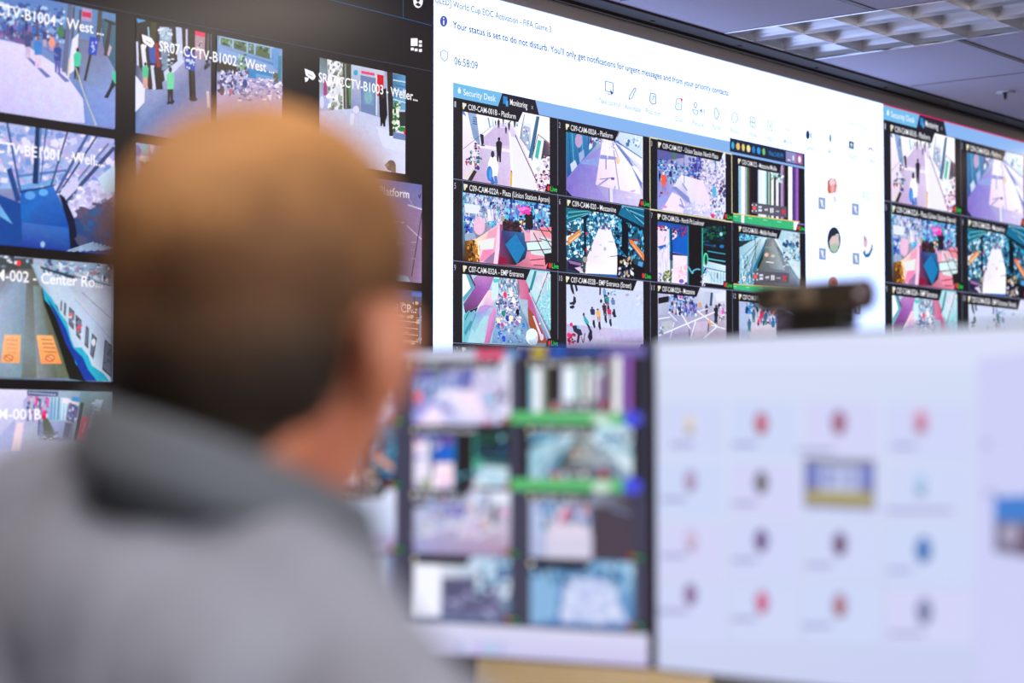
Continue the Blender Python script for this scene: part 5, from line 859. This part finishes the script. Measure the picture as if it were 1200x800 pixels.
# webcam on top of the right monitor
def onmon(px): return s2.uv(px, 380)[0]
ua, ub = onmon(888), onmon(1012)
wc = thing('webcam', 'black bar webcam perched on top edge of the lavender screened monitor', 'webcam', s2.matrix((ua+ub)/2, .0005))
hl = (ub-ua)/2; zc = .0345; rr = .0155
m_cam = mat('webcam_plastic', (50, 43, 38), .32, spec=.7); m_ring = mat('glossy_end_cap', (66, 48, 56), .15, spec=.9)  # end cap's mauve colour stands for a purplish reflection
bm = bmesh.new()
n = 32; prof = [(-hl, .86), (-hl+.003, .96), (-hl+.008, 1), (hl-.008, 1), (hl-.003, .96)]
rings = [[bm.verts.new((x, .005+rr*1.0*k*math.cos(t*2*math.pi/n), zc+rr*k*math.sin(t*2*math.pi/n))) for t in range(n)] for x, k in prof]
for a, b in zip(rings, rings[1:]):
    for i in range(n): bm.faces.new((a[i], a[(i+1) % n], b[(i+1) % n], b[i]))
bm.faces.new(rings[0]); bm.faces.new(rings[-1][::-1]); mesh_obj('body', bm, m_cam, wc, True)
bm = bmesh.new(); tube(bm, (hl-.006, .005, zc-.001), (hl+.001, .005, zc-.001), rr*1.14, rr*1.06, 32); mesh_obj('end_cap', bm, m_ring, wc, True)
bm = bmesh.new()      # curved plate added to paint a pale sheen on the body's middle
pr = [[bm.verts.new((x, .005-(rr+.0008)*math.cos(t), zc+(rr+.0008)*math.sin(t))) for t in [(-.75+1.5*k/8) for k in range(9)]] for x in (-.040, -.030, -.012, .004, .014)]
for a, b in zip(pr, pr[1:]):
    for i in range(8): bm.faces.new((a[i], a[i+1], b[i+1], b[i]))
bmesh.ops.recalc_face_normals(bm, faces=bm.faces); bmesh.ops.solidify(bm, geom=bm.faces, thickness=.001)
mesh_obj('sheen_plate', bm, mat('painted_sheen', (112, 100, 86), .4), wc, True)
bm = bmesh.new(); tube(bm, (-.012, -rr+.003, zc), (-.012, -rr+.012, zc), .0075, .0075, 24); mesh_obj('lens', bm, mat('lens_glass', (12, 12, 16), .08, spec=.8), wc, True)
bm = bmesh.new(); box(bm, (.008, .012, .014), (.072, .030, .026), bev=.006); box(bm, (.006, -.004, .001), (.062, .008, .007), bev=.002); box(bm, (.006, .040, -.006), (.05, .010, .016), bev=.003); mesh_obj('mount', bm, mat('black_mount', (20, 18, 18), .5), wc, True)

# sit-stand console: maple top, back panel, two columns
MD = Matrix((( rt.x, fh.x, 0, 0), (rt.y, fh.y, 0, 0), (0, 0, 1, 0), (0, 0, 0, 1)))
dk = thing('console_desk', 'maple topped console desk carrying both monitors, tan panel below them', 'desk', MD)
bm = bmesh.new(); box(bm, (.16, 2.02, DESKZ-.0155), (1.9, 1.22, .03), bev=.004); mesh_obj('tabletop', bm, m_maple, dk)
bm = bmesh.new(); e = (830-600)/F*2.66; box(bm, ((-.79+e)/2, 2.645, (DESKZ+1.262)/2-.02), (e+.79, .025, 1.262-DESKZ+.04), bev=.003); mesh_obj('back_panel', bm, m_maple, dk)
for x in (-.55, .87):
    bm = bmesh.new(); box(bm, (x, 2.1, DESKZ/2-.01), (.12, .09, DESKZ-.05), bev=.006); box(bm, (x, 2.05, .02), (.09, 1.0, .038), bev=.008); box(bm, (x, 2.1, DESKZ-.045), (.08, .8, .03)); mesh_obj('leg', bm, m_bezel, dk)

# ------------------------------------------------------------------ ceiling things
def troffer(name, label, x0, x1, y0, y1, nx, ny, lit=False, group=None):
    t = thing(name, label, 'ceiling light', Matrix.Translation(((x0+x1)/2, (y0+y1)/2, ZC)), group)
    w_, l_ = x1-x0, y1-y0; d_ = .072
    bm = bmesh.new()     # housing
    for c, s_ in (((-w_/2+.002, 0, d_/2), (.004, l_, d_)), ((w_/2-.002, 0, d_/2), (.004, l_, d_)), ((0, -l_/2+.002, d_/2), (w_, .004, d_)), ((0, l_/2-.002, d_/2), (w_, .004, d_)), ((0, 0, d_+.01), (w_, l_, .01))): box(bm, c, s_)
    mesh_obj('housing', bm, m_housing, t)
    bm = bmesh.new()
    for c, s_ in (((-w_/2+.004, 0, -.001), (.012, l_, .004)), ((w_/2-.004, 0, -.001), (.012, l_, .004)), ((0, -l_/2+.004, -.001), (w_, .012, .004)), ((0, l_/2-.004, -.001), (w_, .012, .004))): box(bm, c, s_)
    mesh_obj('rim', bm, m_chrome, t)
    bm = bmesh.new(); pw, pl = w_/nx, l_/ny
    def vane(ax, c, a0, a1, hh, tw):      # a V-shaped blade, sharp edge down, curved flanks widening upwards
        segs = 5; prof = []
        for k in range(segs+1):
            q = k/segs; prof.append((.0008+tw*q**1.8, hh*q))
        pts = [(-a, z) for a, z in prof]+[(a, z) for a, z in reversed(prof)]
        vs = []
        for e_ in (a0, a1): vs.append([bm.verts.new((c+a, e_, z+.001) if ax == 'y' else (e_, c+a, z+.001)) for a, z in pts])
        m_ = len(pts)
        for k in range(m_): bm.faces.new((vs[0][k], vs[0][(k+1) % m_], vs[1][(k+1) % m_], vs[1][k]))
    for i in range(nx+1): vane('y', -w_/2+i*pw, -l_/2, l_/2, .058, .022)
    for j in range(ny+1): vane('x', -l_/2+j*pl, -w_/2, w_/2, .050, .016)
    mesh_obj('louver', bm, m_louver, t)
    for i in range(nx):
        bm = bmesh.new(); X = -w_/2+(i+.5)*pw; tube(bm, (X, -l_/2+.03, .066), (X, l_/2-.03, .066), .008, n=12)
        mesh_obj('lamp_tube', bm, m_tube_on if lit else m_tube, t, True)
    return t
m_tube = mat('unlit_tube', (225, 225, 225), .4)
m_tube_on = bpy.data.materials.new('lit_tube'); m_tube_on.use_nodes = True
b_ = m_tube_on.node_tree.nodes['Principled BSDF']; b_.inputs['Emission Color'].default_value = (1, .8, .6, 1); b_.inputs['Emission Strength'].default_value = 6
troffer('ceiling_light', 'unlit parabolic louvre ceiling light beside the video wall', FX[0], FX[1], FY[0], FY[1], 3, 6)
for lx, ly, p in LIT: troffer('ceiling_light', 'lit parabolic louvre ceiling light over the operators', lx-.3, lx+.3, ly-.6, ly+.6, 3, 6, True, 'lit ceiling lights of the room')
sp = thing('sprinkler_head', 'small chrome fire sprinkler hanging from ceiling at upper right', 'sprinkler', Matrix.Translation((7.327, 3.366, ZC)))
bm = bmesh.new(); tube(bm, (0, 0, -.005), (0, 0, 0), .040, .034, 28); mesh_obj('escutcheon', bm, mat('pale_enamel', (222, 230, 240), .35), sp, True)
m_br = mat('dark_brass', (60, 58, 66), .3, metal=.6)
bm = bmesh.new(); tube(bm, (0, 0, -.010), (0, 0, -.003), .011, n=16)
for sx in (-1, 1): tube(bm, (sx*.010, 0, -.008), (sx*.013, 0, -.018), .0022, n=8); tube(bm, (sx*.013, 0, -.018), (sx*.002, 0, -.030), .0022, n=8)
tube(bm, (0, 0, -.030), (0, 0, -.010), .0025, n=8); mesh_obj('frame_arms', bm, m_br, sp)
bm = bmesh.new(); tube(bm, (0, 0, -.033), (0, 0, -.031), .009, n=12); mesh_obj('deflector', bm, m_br, sp)

# ------------------------------------------------------------------ the person
PB_ = at(-.164, 1.115, 0)
def blob_mesh(parts, vox, smooth_it=6):
    """closed solids fused into one continuous skin"""
    bm = bmesh.new()
    for q in parts:
        if q[0] == 'e':        # ellipsoid: centre, radii, rotation (x, y, z)
            r_ = bmesh.ops.create_icosphere(bm, subdivisions=4, radius=1); v = r_['verts']; bmesh.ops.scale(bm, vec=q[2], verts=v)
            if len(q) > 3:
                for ax, an in zip('XYZ', q[3]): bmesh.ops.rotate(bm, matrix=Matrix.Rotation(math.radians(an), 3, ax), verts=v)
            bmesh.ops.translate(bm, vec=q[1], verts=v)
        else:                  # tapered capsule a, b, ra, rb
            a, b, ra, rb = Vector(q[1]), Vector(q[2]), q[3], q[4]
            tube(bm, a, b, ra, rb, 24)
            for c, r0 in ((a, ra), (b, rb)):
                r_ = bmesh.ops.create_icosphere(bm, subdivisions=3, radius=r0); bmesh.ops.translate(bm, vec=c, verts=r_['verts'])
    me = bpy.data.meshes.new('t'); bm.to_mesh(me); bm.free()
    o = bpy.data.objects.new('t', me); C.objects.link(o)
    m = o.modifiers.new('r', 'REMESH'); m.mode = 'VOXEL'; m.voxel_size = vox
    s_ = o.modifiers.new('s', 'SMOOTH'); s_.iterations = smooth_it; s_.factor = .5
    dg = bpy.context.evaluated_depsgraph_get(); dg.update(); ev = o.evaluated_get(dg)
    out = bpy.data.meshes.new_from_object(ev); bpy.data.objects.remove(o); bpy.data.meshes.remove(me)
    out.shade_smooth() if hasattr(out, 'shade_smooth') else None
    return out
BY = math.radians(52)        # body turned to its right of the view line
MP = Matrix.Translation(PB_) @ Matrix.Rotation(-YAW-BY, 4, 'Z')
pe = thing('person', 'person seen from behind in grey collared shirt, looking right at the screens', 'person', MP)
def put(name, me, m, par=pe):
    me.materials.clear(); me.materials.append(m); o = newobj(name, me, par); return o
# key points in the body frame: x right, y forward, z up
C7 = (0, 0, 1.505)
SHL, SHR = (-.205, .0, 1.474), (.228, -.010, 1.362)
ELL, ELR = (-.27, .06, 1.185), (.205, .045, 1.150)
WRL, WRR = (-.13, .345, 1.150), (.10, .375, 1.150)
HIPL, HIPR = (-.095, .02, .88), (.095, .02, .88)
KNL, KNR = (-.11, .05, .47), (.11, .05, .47)
ANL, ANR = (-.12, 0, .085), (.12, 0, .085)
HD = Vector((-.024, .046, 1.622)); HY = math.radians(32)     # head centre, head turned back to the left
RH = Matrix.Rotation(HY, 3, 'Z')
m_skin = mat('skin', (188, 122, 94), .5, bump=(60, .05), noise=(14, (172, 102, 74)))
m_skin.node_tree.nodes['Principled BSDF'].inputs['Subsurface Weight'].default_value = .05
m_skin.node_tree.nodes['Principled BSDF'].inputs['Subsurface Radius'].default_value = (.012, .005, .003)
m_skin.node_tree.nodes['Principled BSDF'].inputs['Subsurface Scale'].default_value = 1
def hd(x, y, z): return tuple(HD+RH@Vector((x, y, z)))
def turned(P):
    return [(*q[:3], (*(q[3][:2] if len(q) > 3 else (0, 0)), (q[3][2] if len(q) > 3 else 0)+32)) if q[0] == 'e' else q for q in P]
def hand(w_, sx):
    """flat relaxed hand, palm down, fingers forward and slightly curled, thumb leaving the side"""
    w_ = Vector(w_); d_ = Vector((-.25*sx, 1, -.10)).normalized(); r_ = Vector((d_.y, -d_.x, 0)).normalized(); P = []
    palm = w_+d_*.05
    P += [('e', palm, (.040, .052, .016), (0, 0, math.degrees(math.atan2(-d_.x, d_.y)))), ('c', w_-d_*.01, palm, .026, .022)]
    for k, (off, ln) in enumerate(((-.030, .066), (-.010, .076), (.011, .071), (.031, .056))):
        off *= -sx; a = palm+d_*.038+r_*off; spread = r_*off*.30
        b = a+d_*ln*.45+spread*.6+Vector((0, 0, .005)); c = b+d_*ln*.33+spread*.3-Vector((0, 0, .010)); e_ = c+d_*ln*.22-Vector((0, 0, .010))
        P += [('c', a, b, .0095, .0085), ('c', b, c, .0085, .0078), ('c', c, e_, .0078, .0068)]
    ts = r_*(-sx); a = w_+d_*.022+ts*.026; b = a+d_*.030+ts*.026; c = b+d_*.030+ts*.008-Vector((0, 0, .004))
    P += [('c', a, b, .012, .0105), ('c', b, c, .0100, .0085)]
    return P
body = turned([('e', hd(0, -.012, .020), (.077, .095, .082)), ('e', hd(0, .028, -.035), (.066, .070, .090)), ('e', hd(0, -.048, -.030), (.063, .055, .056)), ('e', hd(0, .044, -.090), (.043, .044, .040)),
        ('e', hd(0, .087, -.032), (.013, .018, .026)), ('e', hd(0, .099, -.048), (.015, .013, .011)), ('e', hd(0, .078, .006), (.048, .018, .012)), ('e', hd(.033, .066, -.042), (.020, .022, .018)), ('e', hd(-.033, .066, -.042), (.020, .022, .018)), ('e', hd(0, .080, -.080), (.024, .014, .012)), ('e', hd(0, .078, -.118), (.018, .016, .014)),
        ('e', hd(.078, -.004, -.037), (.010, .020, .033), (-8, 0, -22)), ('e', hd(-.078, -.004, -.037), (.010, .020, .033), (-8, 0, 22)), ('e', hd(.085, -.014, -.027), (.006, .019, .026), (-8, 0, -32)), ('e', hd(-.085, -.014, -.027), (.006, .019, .026), (-8, 0, 32))])+[
        ('c', (-.008, .0, 1.49), hd(0, -.018, -.04), .056, .056), ('c', (-.008, .025, 1.47), hd(0, .02, -.06), .050, .05),
        ('c', SHL, SHR, .034, .034), ('e', (-.02, .02, 1.35), (.125, .07, .13)), ('e', (0, .03, 1.12), (.135, .095, .2)), ('e', (0, .02, .93), (.145, .10, .12)),
        ('c', SHL, ELL, .040, .038), ('c', ELL, WRL, .042, .027), ('c', SHR, ELR, .038, .038), ('c', ELR, WRR, .042, .027),
        ('c', HIPL, KNL, .08, .055), ('c', KNL, ANL, .055, .038), ('c', HIPR, KNR, .08, .055), ('c', KNR, ANR, .055, .038)]
body += hand(WRL, -1)+hand(WRR, 1)
for s_ in (ANL, ANR): body += [('c', (s_[0], s_[1]-.02, .05), (s_[0], s_[1]+.13, .038), .036, .028)]
put('body', blob_mesh(body, .0042, 3), m_skin)
# hair: a close-cropped cap around the skull, grown from its own solids and cut to the hairline
hair = blob_mesh(turned([('e', hd(0, -.012, .022), (.086, .102, .0875)), ('e', hd(0, -.050, -.032), (.070, .061, .062)), ('c', hd(0, -.060, -.04), hd(0, -.052, -.084), .050, .042)]), .005, 4)
bm = bmesh.new(); bm.from_mesh(hair)
rnd = random.Random(4)
kill = []
for v in bm.verts:
    q = RH.inverted()@(v.co-HD)
    line = -.030 if q.y > .02 else (-.032-(.02-q.y)*1.05)
    ear = (abs(q.x) > .055 and -.034 < q.y < .03 and q.z < -.007)
    face = q.y > .045+.35*max(0, q.z-.03) and q.z < .062
    if q.z < line-.012 or ear or face or (q.z < -.108): kill.append(v)
bmesh.ops.delete(bm, geom=kill, context='VERTS')
for v in bm.verts: v.co += v.normal*rnd.uniform(-.0012, .0022)
bm.to_mesh(hair); bm.free(); hair.shade_smooth()
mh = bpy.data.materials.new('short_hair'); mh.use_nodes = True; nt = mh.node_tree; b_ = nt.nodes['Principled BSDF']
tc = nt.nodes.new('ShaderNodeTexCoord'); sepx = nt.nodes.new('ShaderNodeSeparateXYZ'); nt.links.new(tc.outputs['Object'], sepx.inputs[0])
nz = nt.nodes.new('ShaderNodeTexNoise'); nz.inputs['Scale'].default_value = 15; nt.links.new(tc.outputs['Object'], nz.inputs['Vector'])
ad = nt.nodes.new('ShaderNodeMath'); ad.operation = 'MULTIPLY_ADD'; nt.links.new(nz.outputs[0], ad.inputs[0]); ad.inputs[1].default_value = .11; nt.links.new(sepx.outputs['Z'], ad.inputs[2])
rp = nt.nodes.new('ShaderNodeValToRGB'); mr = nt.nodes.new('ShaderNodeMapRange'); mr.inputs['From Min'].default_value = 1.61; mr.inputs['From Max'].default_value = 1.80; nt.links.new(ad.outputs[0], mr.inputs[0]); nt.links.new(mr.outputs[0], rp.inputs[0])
rp.color_ramp.elements[0].color = (*lin((30, 21, 14)), 1); rp.color_ramp.elements[0].position = .05; rp.color_ramp.elements[1].color = (*lin((206, 152, 96)), 1); rp.color_ramp.elements[1].position = .95  # light from above put into the paler crown; cropped nape is darker itself
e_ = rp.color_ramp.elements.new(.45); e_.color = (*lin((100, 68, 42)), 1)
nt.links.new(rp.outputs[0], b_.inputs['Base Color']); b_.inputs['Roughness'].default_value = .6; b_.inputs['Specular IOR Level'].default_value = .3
n2 = nt.nodes.new('ShaderNodeTexNoise'); n2.inputs['Scale'].default_value = 320; nt.links.new(tc.outputs['Object'], n2.inputs['Vector']); bp = nt.nodes.new('ShaderNodeBump'); bp.inputs['Strength'].default_value = .5; bp.inputs['Distance'].default_value = .004; nt.links.new(n2.outputs[0], bp.inputs['Height']); nt.links.new(bp.outputs[0], b_.inputs['Normal'])
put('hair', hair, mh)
# eyes
for sx in (-1, 1):
    bm = bmesh.new(); r_ = bmesh.ops.create_uvsphere(bm, u_segments=20, v_segments=12, radius=.0115); bmesh.ops.translate(bm, vec=hd(sx*.032, .078, -.013), verts=r_['verts']); mesh_obj('eye', bm, mat('eye_white', (230, 228, 222), .2), pe, True)
# shirt
m_shirt = mat('grey_shirt', (132, 140, 160), .9, bump=(16, .5), noise=(260, (142, 149, 168)))
UP = lambda p, dz: (p[0], p[1], p[2]+dz)
shirt = [('c', (SHL[0]-.002, SHL[1], SHL[2]-.012), (-.06, -.005, 1.500), .075, .055), ('c', (SHR[0], SHR[1], SHR[2]-.004), (.02, .0, 1.470), .062, .050), ('e', (-.01, .0, 1.480), (.076, .070, .042)),
         ('e', (-.02, .01, 1.37), (.178, .112, .145), (0, 9, 0)), ('e', (-.09, -.035, 1.385), (.095, .075, .13), (0, 5, 0)), ('e', (.075, -.035, 1.345), (.085, .07, .13), (0, 12, 0)), ('e', (-.02, -.040, 1.438), (.155, .066, .064), (0, 9, 0)), ('e', (.03, -.05, 1.405), (.12, .056, .066), (0, 14, 0)), ('e', (.08, -.04, 1.405), (.09, .062, .07), (0, 14, 0)), ('e', (0, .03, 1.15), (.175, .128, .22)), ('e', (0, .025, .97), (.172, .125, .13)),
         ('c', (SHL[0], SHL[1], SHL[2]-.01), ELL, .068, .058), ('c', ELL, (Vector(ELL)+(Vector(WRL)-Vector(ELL))*.92), .056, .038), ('c', SHR, ELR, .062, .054), ('c', ELR, (Vector(ELR)+(Vector(WRR)-Vector(ELR))*.92), .056, .038)]
sm = blob_mesh(shirt, .007, 6)
bm = bmesh.new(); bm.from_mesh(sm)
from mathutils import noise as mn
for v in bm.verts:     # folds of cloth
    c = v.co
    f1_ = mn.noise(Vector((c.x*11+1.2*c.z, c.y*9, c.z*2.6)))*.010+mn.noise(Vector((c.x*26+3*c.z, c.y*22, c.z*5+9)))*.011*min(1, max(0, (1.47-c.z)*14)); f2_ = mn.noise(Vector((c.x*24+c.z*9, c.y*20, c.z*7+4)))*.004
    v.co = c+v.normal*(f1_+f2_)
bm.to_mesh(sm); bm.free(); sm.shade_smooth(); put('shirt', sm, m_shirt)
# collar: standing band and the leaf folded over it, open at the front, dropping towards the throat
m_collar = mat('collar_cloth', (92, 100, 112), .9, bump=(60, .2))
def collar_strip(rings, name, m, thick=.003):
    bm = bmesh.new(); N = 49; rows = []
    for rr_, zz, th in rings:
        row = []
        for k in range(N):
            a = math.radians(-90-152+304*k/(N-1)); fr = (math.sin(a)+1)/2      # 0 at the nape, 1 at the throat
            row.append(bm.verts.new((rr_*1.03*math.cos(a)-.008, .002+rr_*1.06*math.sin(a)+.022*fr, zz-.060*fr**1.2-.014*math.cos(a)*.8+th*0)))
        rows.append(row)
    for a, b in zip(rows, rows[1:]):
        for i in range(N-1): bm.faces.new((a[i], a[i+1], b[i+1], b[i]))
    bmesh.ops.recalc_face_normals(bm, faces=bm.faces)
    bmesh.ops.solidify(bm, geom=bm.faces, thickness=thick)
    o = mesh_obj(name, bm, m, pe, True); return o
collar_strip([(.066, 1.496, 0), (.064, 1.526, 0), (.063, 1.552, 0), (.064, 1.557, 0)], 'collar_band', mat('collar_lining', (60, 66, 76), .9))
collar_strip([(.064, 1.559, 0), (.069, 1.560, 0), (.072, 1.550, 0), (.076, 1.536, 0), (.080, 1.521, 0)], 'collar', m_collar)
# trousers, shoes
tr = blob_mesh([('e', (0, .02, .90), (.165, .12, .11)), ('c', (HIPL[0], .02, .87), KNL, .092, .07), ('c', KNL, (ANL[0], 0, .11), .07, .058), ('c', (HIPR[0], .02, .87), KNR, .092, .07), ('c', KNR, (ANR[0], 0, .11), .07, .058)], .01, 4)
put('trousers', tr, mat('navy_trousers', (40, 44, 58), .85, bump=(60, .3)))
for s_ in (ANL, ANR):
    sh = blob_mesh([('c', (s_[0], s_[1]-.035, .048), (s_[0], s_[1]+.06, .045), .047, .044), ('c', (s_[0], s_[1]+.05, .045), (s_[0], s_[1]+.16, .036), .044, .034)], .006, 2)
    for v in sh.vertices: v.co.z = max(.001, v.co.z)
    put('shoe', sh, mat('black_leather', (24, 22, 22), .35))
